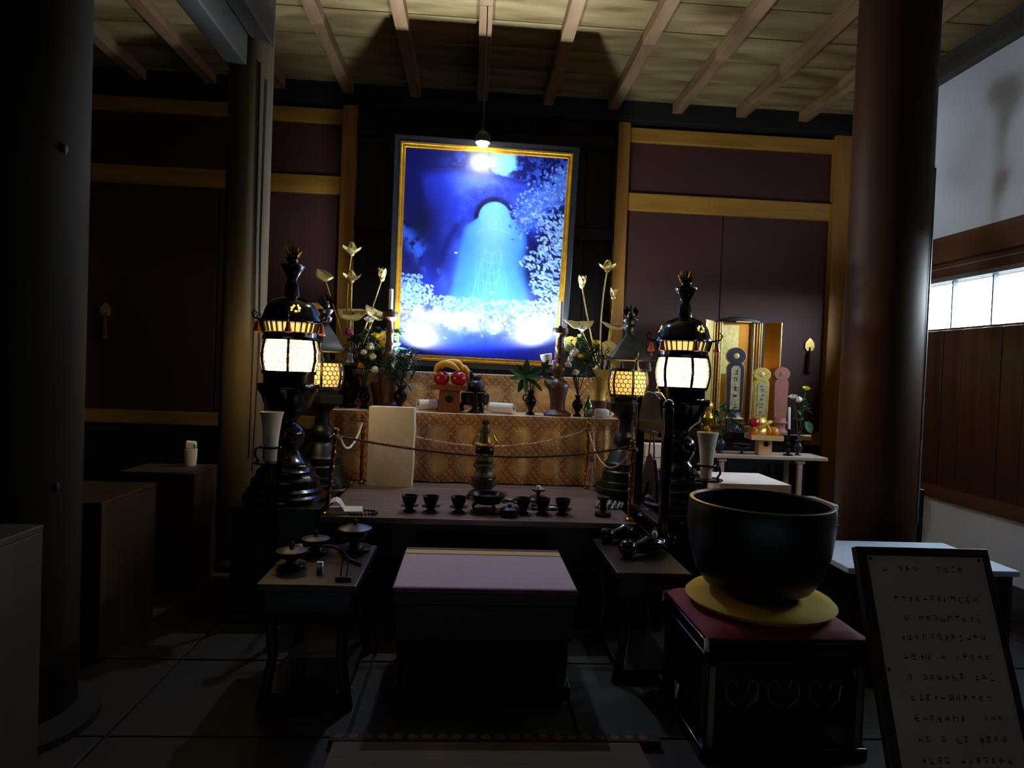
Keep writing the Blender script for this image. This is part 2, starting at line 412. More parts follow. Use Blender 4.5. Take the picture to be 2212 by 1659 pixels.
mix((12, 16, 110), rock*sm(.04,0,V-top-.005)*.8)
mix((4, 8, 60), np.exp(-(((U-.13)/.13)**2+((V-.36)/.16)**2))*1.0*sm(.2,.5,n1+.15))
mix((6, 10, 76), np.exp(-(((U-.22)/.09)**2+((V-.52)/.12)**2))*.7)
# diagonal pale ledge at the left
d = (V-.40) - (U-.0)*.85; mix((50, 90, 226), np.exp(-(d/.05)**2)*sm(.34,.2,U)*sm(.42,.6,n2)*.9)
# niche: dark arch, then pale figure
hx, hy, hr = .565, .305, .098
asp = 1.302
dist = np.sqrt((U-hx)**2+((V-hy)*asp)**2)
sh = np.sqrt(((U-.545)/.30)**2+(((V-.62)*asp)/.46)**2)
ringk = np.exp(-((dist-hr-.016)/.02)**2)*sm(.03,-.02,V-hy-.02)
mix((8, 8, 70), np.clip(ringk*1.2,0,1)*np.where(U<hx+.02, 1, .8))
shl = np.exp(-((sh-1.03)/.075)**2)*sm(.66,.5,V)*sm(.30,.36,V)*sm(.0,.05,np.abs(U-hx)-.07); mix((10, 14, 100), shl*.8)
hwv = .09+.105*sm(.285,.37,V)+.17*np.clip(V-.37,0,.4); bx = np.abs(U-(.572-.05*np.clip(V-.35,0,.4)))/hwv
body = sm(1.08,.86,bx)*sm(.28,.31,V)*sm(.80,.70,V); head = sm(hr+.006,hr-.006,dist)
fig = np.maximum(body, head)
mix((56, 126, 250), body*.9*(.85+.5*(n2-.5))); mix((92, 176, 252), np.maximum(body*np.clip(1.35-1.15*bx,0,1), head)*np.clip(.9+.5*(n2-.5),0,1))
mix((140, 208, 250), np.exp(-(((U-.568)/.10)**2+((V-.36)/.14)**2))*.75*np.maximum(body,head))
# carved robe lines
for k in range(12):
    a = -.115+.23*k/11; x = .553+a*(.62+.75*np.clip(V-.42,0,1)*1.5)+.010*np.sin(V*23+k*1.7)
    mix((170, 218, 252), np.exp(-((U-x)/.0022)**2)*sm(.42+.02*(k%3),.48,V)*sm(.72,.66,V)*.28)
for k in range(4):
    yy = .47+.05*k+.07*(1-((U-.56)/.075)**2)*.5-.03; mix((180, 224, 252), np.exp(-((V-yy)/.0024)**2)*sm(.062,.045,np.abs(U-.56))*.30)
for sx in (-1, 1):
    yy = .36+.55*np.clip(np.abs(U-.565)-.03,0,1)**1.3; mix((175, 222, 252), np.exp(-((V-yy)/.003)**2)*sm(.02,.04,(U-.565)*sx)*sm(.11,.09,(U-.565)*sx)*.3)
for rx, rz_, cy in ((.034,.050,.325),(.012,.02,.30)):
    dd = np.sqrt(((U-.572)/rx)**2+(((V-cy)*asp)/rz_)**2); mix((176, 222, 252), np.exp(-((dd-1)/.07)**2)*.22)
# leaves
def stamp(cx, cy, a, b, th, c, k=1.0):
    x0, x1 = max(0,int((cx-a)*gw)), min(gw,int((cx+a)*gw)+2); y0, y1 = max(0,int((cy-a)*gh)), min(gh,int((cy+a)*gh)+2)
    if x1<=x0 or y1<=y0: return
    uu, vv = U[y0:y1,x0:x1]-cx, (V[y0:y1,x0:x1]-cy)*asp
    p = uu*math.cos(th)+vv*math.sin(th); q = -uu*math.sin(th)+vv*math.cos(th)
    e = np.clip(1.4-((p/a)**2+(q/b)**2)*1.4, 0, 1)*k
    img[y0:y1,x0:x1] = img[y0:y1,x0:x1]*(1-e[...,None])+L3(c)*e[...,None]
R = random.Random(9)
mix((5, 8, 64), sm(.0,.10,U-.80-.10*np.sin(V*9)+.35*np.clip(.25-V,0,1)*-1)*sm(.16,.26,V)*sm(.82,.74,V)*.92)
def bluec(t): return tuple(int(a+(b-a)*t) for a, b in zip((52, 96, 226), (176, 214, 255)))
for k in range(900):                                                                    # bushes upper right
    t = R.random(); cx = .72+.30*t+R.gauss(0,.035); cy = .30-.20*t+R.gauss(0,.045)
    stamp(cx, cy, R.uniform(.008,.018), R.uniform(.006,.011), R.uniform(0,3), bluec(R.random()**1.6*.75), .75)
for k in range(520):                                                                    # leaf spray at the right
    cy = R.uniform(.27,.72); edge = .80+.05*math.sin(cy*21)+.03*math.sin(cy*47); cx = edge+R.random()**.8*(1.02-edge)
    stamp(cx, cy, R.uniform(.010,.020), R.uniform(.006,.009), R.uniform(-.4,1.4), bluec(.35+.65*R.random()), .95)
for k in range(1100):                                                                   # undergrowth along the bottom
    cx = R.random(); cy = .70+abs(R.gauss(0,.07)); cy += .05*(cx<.2)*-1
    stamp(cx, cy, R.uniform(.007,.016), R.uniform(.005,.009), R.uniform(0,3), bluec(.45+.55*R.random()), .8)
for k in range(260):
    cx = R.random()*.13; cy = .60+R.random()*.2
    stamp(cx, cy, R.uniform(.007,.016), R.uniform(.005,.009), R.uniform(0,3), bluec(.2+.7*R.random()), .85)
mix((214, 234, 255), np.exp(-((V-.815)/.05)**2)*(.1+.6*sm(.35,.7,n2)))  # pale band put into the print to enlarge the lamps' bright patches
mix((24, 60, 220), sm(.87,.94,V)*.93); mix((14, 34, 200), sm(.93,.97,V)*.8)
stamp(.335, .485, .012, .006, 0, (236, 220, 190)); stamp(.57, .668, .016, .006, .1, (200, 226, 240))
iw, ih = HW-.094, H-.188
P = np.stack([-iw+2*iw*U, np.full_like(U,-.012), .094+ih*(1-V)], -1)
color_grid('print', P, np.clip(img,0,1)*.46, 'print', pic)

# ================================================================== ALTAR, CLOTHS
al = thing('altar_platform', 'stepped wooden altar platform hidden under the brocade cloths', 'altar', (0, 0, 0))
B(-1.02, 1.12, 5.12, 6.3, .005, 1.135).build('lower_step', 'table_dark', al)
B(-.90, 1.18, 5.56, 6.3, 1.135, 1.435).build('upper_step', 'table_dark', al)
def brocade(S, T):
    base = np.zeros(S.shape+(3,)); h, w = S.shape
    nn = fbm(h, w, 14, 5); base[:] = L3((190, 142, 88)); base *= (.75+.5*nn)[...,None]
    def mx(c, k):
        base[:] = base*(1-k[...,None])+L3(c)*k[...,None]
    P1 = .212; row = .219
    sx = (S/P1)%1.0; ty = ((T-.055)/row)%1.0                                  # disc centre at .5,.5
    dx, dy = (sx-.5)*P1, (ty-.5)*row; rr = np.sqrt(dx**2+dy**2); th = np.arctan2(dy, dx)
    # cream blobs between discs
    bl = np.sin(S*2*PI/.053)*np.sin(T*2*PI/.055); mx((226, 196, 140), sm(.1,.5,bl)*.85)
    # red lattice: zig-zag chains
    tri = lambda z: np.abs((z%1.0)*2-1)
    e = (sx+.5)%1.0-.5                                                     # distance from column border in periods
    ed = np.minimum(sx, 1-sx)*P1; amp = .030*tri(T/.073)+.002
    mx((150, 34, 32), np.exp(-((ed-amp)/.0045)**2)*.9)
    eh = np.minimum(ty, 1-ty)*row; amh = .024*tri(S/.070+.3)+.002
    mx((156, 38, 36), np.exp(-((eh-amh)/.0045)**2)*.65*sm(.03,.05,ed)*sm(.5,.0,np.abs(sx-.5)-.18))
    disc = sm(.080,.076,rr); mx((228, 184, 112), disc)
    mx((250, 226, 170), disc*sm(.2,.8,np.cos(th*16))*sm(.012,.03,rr)*sm(.074,.062,rr)*.75)
    mx((150, 106, 54), np.exp(-((rr-.071)/.004)**2)*.8); mx((238, 216, 170), np.exp(-((rr-.0775)/.0028)**2)*.9)
    relief = disc*.006*(1-(rr/.08)**2)+.002*disc*np.cos(th*16)*sm(.012,.03,rr)
    return base, relief
def cloth(name, label, x0, x1, yf, depth, z0, z1, wav, side):
    w = int((x1-x0)*150); h = int((z1-z0)*150)
    S, T = np.meshgrid(np.linspace(x0,x1,w), np.linspace(0,z1-z0,h))
    C, rel = brocade(S-.093, T)
    k = np.clip(T/.12,0,1)
    ycl = yf-rel-k*(wav*np.sin(S*21)+.5*wav*np.sin(S*47+2)+wav*.8*np.clip((S-.7)/.4,0,1)*np.sin(S*62))
    t = thing(name, label, 'altar cloth', ((x0+x1)/2, yf, z0))
    def shift(P): return P-np.array([(x0+x1)/2, yf, z0])
    color_grid('front_drop', shift(np.stack([S, ycl, z1-T], -1)), C, 'brocade', t)
    S2, T2 = np.meshgrid(np.linspace(x0,x1,w), np.linspace(0,depth,24)); C2, _ = brocade(S2-.093, T2*.5+.3); C2 = C2*.35+L3((214,200,176))*.65
    y2 = yf+T2+(1-np.clip(T2/.03,0,1))*(ycl[0]-yf)[None,:]
    color_grid('top_cover', shift(np.stack([S2, y2, np.full_like(S2, z1)+.004*np.clip(T2/.02,0,1)], -1)), C2, 'brocade', t)
    for sgn, xx in ((-1, x0), (1, x1)):
        dd = np.linspace(0, side, 40); S3, T3 = np.meshgrid(dd, np.linspace(0,z1-z0,h)); C3, rl = brocade(S3+.05, T3)
        X3 = xx+sgn*(.012+.028*np.clip(T3/.2,0,1)*np.sin(S3*26+1)*np.clip(S3/.05,0,1)+.02*np.sin(T3*38)*np.clip(S3/.05,0,1))-sgn*.012*(1-np.clip(S3/.03,0,1))
        Y3 = yf+S3; Y3[:,0] = ycl[:, 0 if sgn < 0 else -1]
        color_grid('side_drop', shift(np.stack([X3, Y3, z1-T3], -1)), C3, 'brocade', t)
    return t
cloth('altar_cloth', 'lower gold and red brocade cloth with chrysanthemum discs hanging to the table', -1.06, 1.15, 5.075, .5, .634, 1.15, .014, .42)
cloth('altar_cloth', 'upper gold and red brocade cloth behind the offerings, below the picture', -.93, 1.22, 5.53, .42, 1.158, 1.45, .006, .3)

# ================================================================== CENTRAL TABLE
tb = thing('offering_table', 'large low brown wooden offering table in front of the altar', 'table', (.09, 3.84, 0))
for k in range(5):
    y = .0 + k*.2425; B(-.84, .84, y+.0015, y+.241, .595, .63).build('top_board', 'table_wood', tb, bevel=.003)
for s in (-1, 1): B(s*.84 if s>0 else -.91, .91 if s>0 else -.84, 0, 1.2125, .595, .63).build('end_board', 'table_wood', tb, bevel=.003)
B(-.89, .89, .03, .06, .40, .596).build('front_apron', 'table_dark', tb, bevel=.004)
for s in (-1, 1): B(s*.87-.015, s*.87+.015, .05, 1.15, .40, .596).build('side_apron', 'table_dark', tb, bevel=.004)
for sx in (-1, 1):
    for y in (.05, 1.13): B(sx*.83-.05, sx*.83+.05, y-.045, y+.045, 0, .596).build('leg', 'table_dark', tb, bevel=.006)
for k in range(3): B(-.62+k*.9, -.60+k*.9, .02, .05, .6305, .632).build('peg', 'table_dark', tb)

# raihan seat platform with mat
rh = thing('seat_platform', 'low black priest seat platform under the striped mat', 'platform', (.105, 3.31, 0))
B(-.415, .415, -.34, .34, .44, .50).build('top_slab', 'black_wood', rh, bevel=.008)
B(-.40, .40, -.325, .325, .28, .44).build('apron', 'black_wood', rh, bevel=.006)
for sx in (-1, 1):
    for sy in (-1, 1): MB().lathe([(.045,.0),(.05,.02),(.036,.08),(.04,.2),(.048,.28)], 12, (sx*.35, sy*.275, 0)).build('leg', 'black_wood', rh)
B(-.40, .40, -.33, .33, .02, .075).build('foot_rail', 'black_wood', rh, bevel=.006)
st = thing('seat_mat', 'pale lilac woven mat with cream band and purple edge on the seat platform', 'mat', (.105, 3.31, .50))
B(-.413, .413, -.325, .21, 0, .018).build('field', 'mat_lilac', st, bevel=.004)
B(-.413, .413, .214, .296, 0, .018).build('cream_band', 'mat_cream', st, bevel=.004)
B(-.413, .413, .206, .216, 0, .0195).build('stripe', 'mat_purple', st)
B(-.413, .413, .296, .304, 0, .0195).build('stripe', 'mat_purple', st)
B(-.413, .413, .304, .338, 0, .018).build('brown_band', 'mat_brown', st, bevel=.004)
mb = MB()
for k in range(14): x = -.413+k*.059; mb.prism([(x, .0), (x+.0295, -.004), (x+.059, .0), (x+.059, .018), (x, .018)], -.342, -.318)
mb.build('front_border', 'mat_purple', st, bevel=.002)
# floor tatami
tt = thing('tatami', 'woven tatami mat on the floor at the bottom edge of the view', 'mat', (.12, 2.1, 0))
B(-.60, .61, -.55, .515, 0, .03).build('woven_field', 'tatami', tt, bevel=.004)
B(-.62, .70, .515, .575, 0, .032).build('cloth_border', 'tatami_edge', tt, bevel=.004)
for k in range(22):
    MB().lathe([(.022,0),(.022,.002)], 6, (-.585+k*.058, .545, .032), 0).build('border_motif', 'mat_brown', tt)

# ================================================================== LANTERNS
def lantern(name, label, loc, k, front, rz, group):
    """k: metres per profile unit"""
    t = thing(name, label, 'lantern', loc, rz, group)
    if front:
        met = 'lacquer'; n = 40
        base = [(86,0),(87,6),(86,12),(80,16),(79,24),(72,29),(70,42),(70,46),(63,50),(60,58),(60,63),(54,67),(49,76),(49,80),(40,85),(32,95),(29,98),(25,106)]
        stem = [(25,106),(27,112),(34,122),(37,140),(33,152),(21,162),(20,168),(22,174)]
        bowl = [(22,174),(30,184),(48,198),(56,222),(63,232),(64,240),(63,246),(52,248),(52,270)]
        b0, b1, rb, rm = 270, 340, 54, 60
        roof = [(50,372),(62,374),(62.5,378),(57,388),(53,402),(47,413),(37,421),(27,426),(16,430),(14,455),(10,464)]
        cup = [(10,464),(12,470),(16,478),(25,492),(25,496),(8,497)]
        jz, jr, tip = 508, 12, 548; glow = 'lantern_front'; ph = 0
    else:
        met = 'bronze'; n = 6
        base = [(62,0),(62,8),(56,10),(54,22),(49,24),(47,44),(44,47),(44,62),(38,68),(30,88),(20,96)]
        stem = [(20,96),(26,104),(28,112),(24,122),(16,130),(15,150),(18,158)]
        bowl = [(18,158),(30,168),(40,174),(47,177),(47,192),(38,194),(38,209)]
        b0, b1, rb, rm = 209, 264, 38, 43
        roof = [(38,284),(52,286),(50,290),(42,298),(33,310),(25,322),(17,332),(9,342),(8,346)]
        cup = [(8,346),(12,350),(14,358),(10,364),(16,372),(16,375),(6,376)]
        jz, jr, tip = 385, 9, 412; glow = 'lantern_rear'; ph = PI/6
    S = lambda pr: [(r*k, z*k) for r, z in pr]
    MB().lathe(S(base), 40 if front else 32).build('base', met, t)
    if not front: MB().lathe(S([(66,0),(66,7),(60,9)]), 6, a0=ph).build('foot_plate', met, t)
    MB().lathe(S(stem), 32).build('stem', met, t)
    MB().lathe(S(bowl), n if front else 6, a0=ph).build('bowl', met, t)
    # fire box
    bz = lambda z: rb+(rm-rb)*math.sin(PI*(z-b0)/(b1-b0))
    zs = [b0+(b1-b0)*i/8 for i in range(9)]
    MB().lathe(S([(bz(z)-3.2, z) for z in zs]), 36, cap=False).build('paper', glow, t)
    for q in range(6):
        a = ph+q*PI/3
        MB().tube([(bz(z)*k*math.cos(a), bz(z)*k*math.sin(a), z*k) for z in zs], (3.6 if front else 2.6)*k, 6).build('post', met, t)
    MB().lathe(S([(rb-1,b0-4),(rb+2,b0-4),(rb+2,b0+3),(rb-1,b0+3)]), 36, cap=False).build('ring', met, t)
    MB().lathe(S([(rb-1,b1-3),(rb+2,b1-3),(rb+3,b1+4),(rb-1,b1+4)]), 36, cap=False).build('ring', met, t)
    cell = 12.0 if front else 10.5; rad = cell*.5
    lm = None
    for q in range(6):
        ac = ph+(q+.5)*PI/3
        if lm is None:
            mb = MB(); half = PI/6*.90; arc = half*rm; row = 0; z = b0+4
            while z < b1-2:
                s0 = -arc+(cell/2 if row % 2 else 0); x = s0
                while x <= arc+.1:
                    pts = []
                    for i in range(10):
                        aa = 2*PI*i/10; zz = min(max(z+rad*math.sin(aa), b0), b1); ss = min(max(x+rad*math.cos(aa), -arc), arc)
                        r2 = bz(zz)-.4; pts.append((r2*k*math.cos(ss/rm), r2*k*math.sin(ss/rm), zz*k))
                    mb.tube(pts, (.62 if front else .62)*k, 4, True); x += cell
                z += cell*.866; row += 1
            lm = mb.build('lattice', met, t); lm.rotation_euler.z = ac
        else:
            o = lm.copy(); COL.objects.link(o); o.rotation_euler.z = ac
    # roof
    MB().lathe(S(roof), n, a0=ph).build('roof', met, t, angle=25 if not front else 38)
    MB().lathe(S(cup), 24).build('finial_cup', met, t)
    MB().sph((0,0,jz*k), jr*k, (1,1,1.05), 14, 8).build('jewel', met, t)
    mb = MB()
    for q in range(5):
        a = -.9+q*.45; s_ = math.sin(a)
        mb.leaf((jr*.8*s_*k, 0, (jz-4)*k), (s_*.8, 0, 1), (tip-jz)*k*(.55+.45*math.cos(a*1.2)), 9*k, (0,-1,0), .05, 4)
        mb.leaf((0, jr*.8*s_*k, (jz-4)*k), (0, s_*.8, 1), (tip-jz)*k*(.5+.4*math.cos(a*1.2)), 9*k, (1,0,0), .05, 4)
    mb.build('flame', 'brass' if front else met, t)
    if front:
        MB().lathe(S([(50,345),(53,358),(57,371),(50,372)]), 36, cap=False).build('eave_paper', 'lantern_glow', t)
        MB().lathe(S([(52,340),(55,341),(55,353),(51,355)]), 36, cap=False).build('eave_ring', met, t)
        sl = None
        for q in range(30):
            if sl is None: sl = MB().bar((55*k,0,354*k),(60.5*k,0,374*k),5.2*k,2.2*k,(0,1,0)).build('eave_slat', met, t); o = sl
            else: o = sl.copy(); COL.objects.link(o)
            o.rotation_euler.z = 2*PI*q/30
        for q in range(3):                                    # glowing patches laid on the roof as light through an emblem
            mb = MB()
            for (ds, dz, w, h) in ((-7,5,3.4,2.6),(-3.5,9,2.8,2.6),(7,5,3.4,3.6),(5,10,2.4,2.6),(0,-2,3.0,2.6),(-8,0,2.4,2.0),(6,-1,2.2,2.0)):
                zz = 398+dz; rr = 53.6-(zz-402)*.45 if zz > 402 else 53.6+(402-zz)*.36
                pts = []
                for i in range(8):
                    aa = 2*PI*i/8; z2 = zz+h*math.sin(aa); r2 = rr-(z2-zz)*.45+.8; s2 = (ds+w*math.cos(aa))/53
                    pts.append((r2*k*math.cos(s2), r2*k*math.sin(s2), z2*k))
                mb.add(pts, [tuple(range(8))])
            o = mb.build('emblem', 'lantern_glow', t); o.rotation_euler.z = -PI/2+.42-rz+q*2*PI/3
    R0 = 62 if front else 50; Z0 = 376 if front else 288
    hk = hb = None
    for q in range(6):
        if hk is None:
            hk = MB().tube([(R0*.93*k,0,Z0*k),((R0+9)*k,0,(Z0+1)*k),((R0+19)*k,0,(Z0+5)*k),((R0+22)*k,0,(Z0+13)*k),((R0+17)*k,0,(Z0+19)*k),((R0+12)*k,0,(Z0+15)*k),((R0+15)*k,0,(Z0+11)*k)],
                           [x*k for x in (2.6,2.2,1.8,1.6,1.4,1.3,1.2)], 6).build('bracket', met, t)
            hb = MB().lathe(S([(1,-2),(4,-4),(5,-14),(7.5,-20),(7.5,-24),(2,-25)]), 8, ((R0+11)*k,0,Z0*k)).build('hanging_bell', 'amber_lit' if front else met, t)
            oo = (hk, hb)
        else: oo = (hk.copy(), hb.copy()); [COL.objects.link(o) for o in oo]
        for o in oo: o.rotation_euler.z = ph+q*PI/3+(.0 if front else 0)
    return t
KF = 4.3/1450
g1, g2 = 'pair of tall black lanterns at the front', 'pair of bronze hexagonal lanterns at the back'
lantern('standing_lantern', 'brightest tall black lacquered lantern at left, in front of the grey post', (-1.135, 4.3, .63), KF, True, math.radians(41), g1)
lantern('standing_lantern', 'tall black lacquered lantern at right, glowing white beside the gold shrine', (1.42, 4.43, .62), KF*1.0, True, math.radians(34), g1)
lantern('standing_lantern', 'smaller amber bronze lantern partly behind the bright left lantern', (-1.03, 4.80, .632), 4.8/1450, False, math.radians(6), g2)
lantern('standing_lantern', 'smaller amber bronze lantern to the right of the brocade altar', (1.147, 4.82, .650), 4.82/1450, False, math.radians(2), g2)
def pedestal(name, label, x0, x1, y0, y1, z, m='black_wood'):
    t = thing(name, label, 'stand', ((x0+x1)/2, (y0+y1)/2, 0)); a, b = (x1-x0)/2, (y1-y0)/2
    B(-a, a, -b, b, z-.04, z).build('top', m, t, bevel=.005); B(-a+.02, a-.02, -b+.02, b-.02, .06, z-.04).build('body', m, t, bevel=.004)
    B(-a, a, -b, b, 0, .06).build('plinth', m, t, bevel=.005); return t
pedestal('lantern_stand', 'black box stand under the bright left lantern', -1.40, -.865, 4.03, 4.60, .629)
pedestal('lantern_stand', 'black box stand under the right front lantern, behind the gong', 1.19, 1.72, 4.14, 4.66, .619)
t = thing('lantern_stand', 'brown wooden stand under the rear left bronze lantern', 'stand', (-1.08, 4.80, 0))
B(-.22, .25, -.185, .23, .59, .631).build('top', 'sanbo_wood', t, bevel=.004); B(-.20, .235, -.175, .22, 0, .59).build('body', 'sanbo_wood', t, bevel=.004)
t = thing('lantern_stand', 'brown wooden stand under the rear right bronze lantern', 'stand', (1.245, 4.84, 0))
B(-.235, .20, -.15, .20, .60, .649).build('top', 'sanbo_wood', t, bevel=.004); B(-.23, .19, -.14, .19, 0, .60).build('body', 'sanbo_wood', t, bevel=.004)

# white cups in ring holders beside the lanterns
def holder_cup(label_c, label_h, x, y, z):
    h = thing('cup_holder', label_h, 'holder', (x, y, z))
    MB().lathe([(.10,-.008),(.105,0),(.09,.004),(.02,.005)], 24).build('tray', 'lacquer', h)
    MB().tube([(.058*math.cos(a), .058*math.sin(a), .085) for a in [2*PI*i/24 for i in range(24)]], .007, 6, True).build('ring', 'lacquer', h)
    for s in (-1, 1): MB().tube([(s*.058,0,.085),(s*.085,0,.07),(s*.09,0,.035),(s*.07,0,.003)], .007, 6).build('arm', 'lacquer', h)
    MB().lathe([(.06,-z),(.062,-z+.02),(.014,-z+.04),(.012,-.03),(.022,-.008)], 16).build('foot', 'lacquer', h)
    c = thing('tall_cup', label_c, 'cup', (x, y, z+.006))
    MB().lathe([(.034,0),(.036,.05),(.043,.14),(.056,.24),(.066,.282),(.062,.282),(.052,.24),(.04,.14),(.03,.02)], 28).build('cup', 'cream_paper', c)
holder_cup('tall white flared cup at the left, beside the bright lantern', 'black ring holder carrying the left white cup', -1.135, 3.955, .915)
holder_cup('tall white flared cup at the right, in front of the white draped box', 'black ring holder carrying the right white cup', 1.475, 4.05, .872)

# ================================================================== ON THE TABLE
def ob(label, name, cat, x, y, z, parts, group=None, rz=0):
    t = thing(name, label, cat, (x, y, z), rz, group)
    for nm, mb, m in parts: mb.build(nm, m, t)
    return t
TZ = .63
wbx = thing('wrapped_box', 'tall white cloth-wrapped box standing at the back left of the table', 'box', (-.55, 4.885, TZ), math.radians(-3))
mb = MB(); nx, nz = 14, 22
for sgn, y in ((1, -.045),):
    vs = [(-.16+.32*i/nx, y-.004*math.sin(i*1.3+j*.7)*math.sin(j*.9), .57*j/nz) for j in range(nz+1) for i in range(nx+1)]
    mb.add(vs, [(j*(nx+1)+i, j*(nx+1)+i+1, (j+1)*(nx+1)+i+1, (j+1)*(nx+1)+i) for j in range(nz) for i in range(nx)])
mb.build('front_wrap', 'white_cloth', wbx)
B(-.16, .16, -.044, .05, 0, .57).build('box_body', 'white_cloth', wbx, bevel=.006)
MB().prism([(.158,0),(.166,.2),(.163,.3),(.168,.42),(.16,.57),(.158,.57)], -.044, .05).build('side_fold', 'white_cloth', wbx)
# six offering cups
def off_cup(x, y, label):
    t = thing('offering_cup', label, 'cup', (x, y, TZ), 0, 'six small dark offering cups')
    MB().lathe([(.034,0),(.036,.008),(.024,.014),(.02,.03),(.026,.04)], 22).build('foot', 'dark_bronze', t)
    MB().lathe([(.026,.030),(.056,.034),(.056,.037),(.026,.036)], 24).build('saucer', 'dark_bronze', t)
    MB().lathe([(.02,.038),(.032,.046),(.042,.066),(.048,.092),(.049,.096),(.045,.096),(.038,.07),(.02,.052)], 24).build('bowl', 'dark_bronze', t)
for x, l in ((-.334,'leftmost small dark offering cup on the table'),(-.207,'second small dark offering cup from the left'),(-.041,'third small dark offering cup, left of the incense bowl')):
    off_cup(x, 4.03, l)
for x, l in ((.350,'small dark offering cup right of the lidded incense pot'),(.468,'middle one of the three small dark cups at right'),(.592,'rightmost small dark offering cup on the table')):
    off_cup(x, 4.045, l)
# tripod incense bowl
t = ob('wide black tripod incense bowl at the front centre of the table', 'incense_bowl', 'incense burner', .135, 4.08, TZ,
    [('tray', MB().lathe([(.10,0),(.105,.006),(.098,.008),(.02,.008)], 28), 'dark_bronze'),
     ('bowl', MB().lathe([(.05,.046),(.08,.055),(.10,.075),(.104,.098),(.118,.106),(.118,.111),(.098,.108),(.085,.085),(.02,.07)], 32), 'dark_bronze')])
for q in range(3):
    a = -PI/2+.5+q*2*PI/3; MB().tube([(.07*math.cos(a),.07*math.sin(a),.056),(.088*math.cos(a),.088*math.sin(a),.03),(.078*math.cos(a),.078*math.sin(a),.008)], [.013,.009,.008], 8).build('leg', 'dark_bronze', t)
ob('small dark lidded incense pot with a knob, right of the tripod bowl', 'lidded_pot', 'pot', .262, 3.955, TZ,
    [('body', MB().lathe([(.052,0),(.056,.006),(.06,.028),(.056,.04)], 24), 'dark_bronze'),
     ('lid', MB().lathe([(.058,.04),(.056,.046),(.03,.056),(.008,.058)], 24), 'dark_bronze'),
     ('knob', MB().lathe([(.006,.057),(.012,.064),(.011,.072),(.003,.077)], 12), 'dark_bronze')])
# candle dish
ob('brass candle dish with a white stub, behind the right cups', 'candle_dish', 'candle holder', .478, 4.40, TZ,
    [('foot', MB().lathe([(.05,0),(.052,.006),(.014,.014),(.012,.05),(.016,.07)], 20), 'old_bronze'),
     ('lower_dish', MB().lathe([(.014,.028),(.056,.036),(.058,.04),(.014,.034)], 24), 'blue_bronze'),
     ('upper_dish', MB().lathe([(.012,.068),(.04,.076),(.052,.088),(.054,.092),(.04,.083),(.01,.078)], 24), 'old_bronze'),
     ('candle_stub', MB().lathe([(.014,.079),(.0145,.105),(.012,.112)], 12), 'candle')])
ob('dark spool-shaped stand at the right front corner of the table', 'spool_stand', 'stand', .838, 4.03, TZ,
    [('base', MB().lathe([(.054,0),(.056,.018),(.05,.024)], 6, a0=.3), 'dark_bronze'),
     ('shaft', MB().lathe([(.03,.024),(.021,.034),(.02,.08),(.026,.094)], 20), 'dark_bronze'),
     ('cup_top', MB().lathe([(.024,.092),(.038,.108),(.04,.118),(.034,.12),(.01,.112)], 20), 'dark_bronze')])
tr = thing('shallow_tray', 'shallow tray with white slips behind the three right cups', 'tray', (.53, 4.19, TZ))
B(-.12, .12, -.045, .045, 0, .006).build('base', 'blue_bronze', tr)
for a in ((-.12,.12,-.045,-.039),(-.12,.12,.039,.045),(-.12,-.114,-.039,.039),(.114,.12,-.039,.039)): B(*a, .006, .02).build('rim', 'blue_bronze', tr)
for x in (-.06, .02, .075): B(x-.025, x+.025, -.03, .03, .006, .012).build('slip', 'white_paper', tr)
# beads right of table edge
def beads(label, x, y, z, loops, m1, m2, name='prayer_beads', tilt=0):
    t = thing(name, label, 'beads', (x, y, z))
    for L in range(loops):
        mb = MB(); mb2 = MB()
        for i in range(26):
            a = 2*PI*i/26; (mb if i % 2 else mb2).sph((.085*math.cos(a)+L*.006, .06*math.sin(a)+L*.016-.02, .009+L*.004), .0085, (1,1,1), 8, 6)
        tag(mb.build('strand', m1, t), kind='stuff'); tag(mb2.build('strand', m2, t), kind='stuff')
    return t
beads('striped black and white prayer beads coiled at the right table edge', .925, 4.30, TZ, 4, 'bead_dark', 'bead_pale')
beads('dark prayer beads lying beside the open book', -.60, 3.95, TZ, 1, 'bead_dark', 'stem_brown')
# open sutra book
bk = thing('open_book', 'open white sutra book at the left front corner of the table', 'book', (-.70, 3.955, TZ), math.radians(8))
B(-.10, .10, -.075, .075, 0, .022).build('page_block', 'page', bk, bevel=.003)
B(-.105, .105, -.08, .08, -.0, .004).build('cover', 'gold_trim', bk)
mb = MB(); prof = [(-.10,.022),(-.095,.05),(-.075,.072),(-.05,.078),(-.028,.066),(-.012,.04),(-.002,.024)]
vs = [(p[0], y, p[1]) for y in (-.072, .072) for p in prof] + [(p[0], y, p[1]-.003) for y in (-.072, .072) for p in prof]
n = len(prof); mb.add(vs, [(i, i+1, n+i+1, n+i) for i in range(n-1)]+[(2*n+i, 3*n+i, 3*n+i+1, 2*n+i+1) for i in range(n-1)])
mb.build('curled_page', 'page', bk)
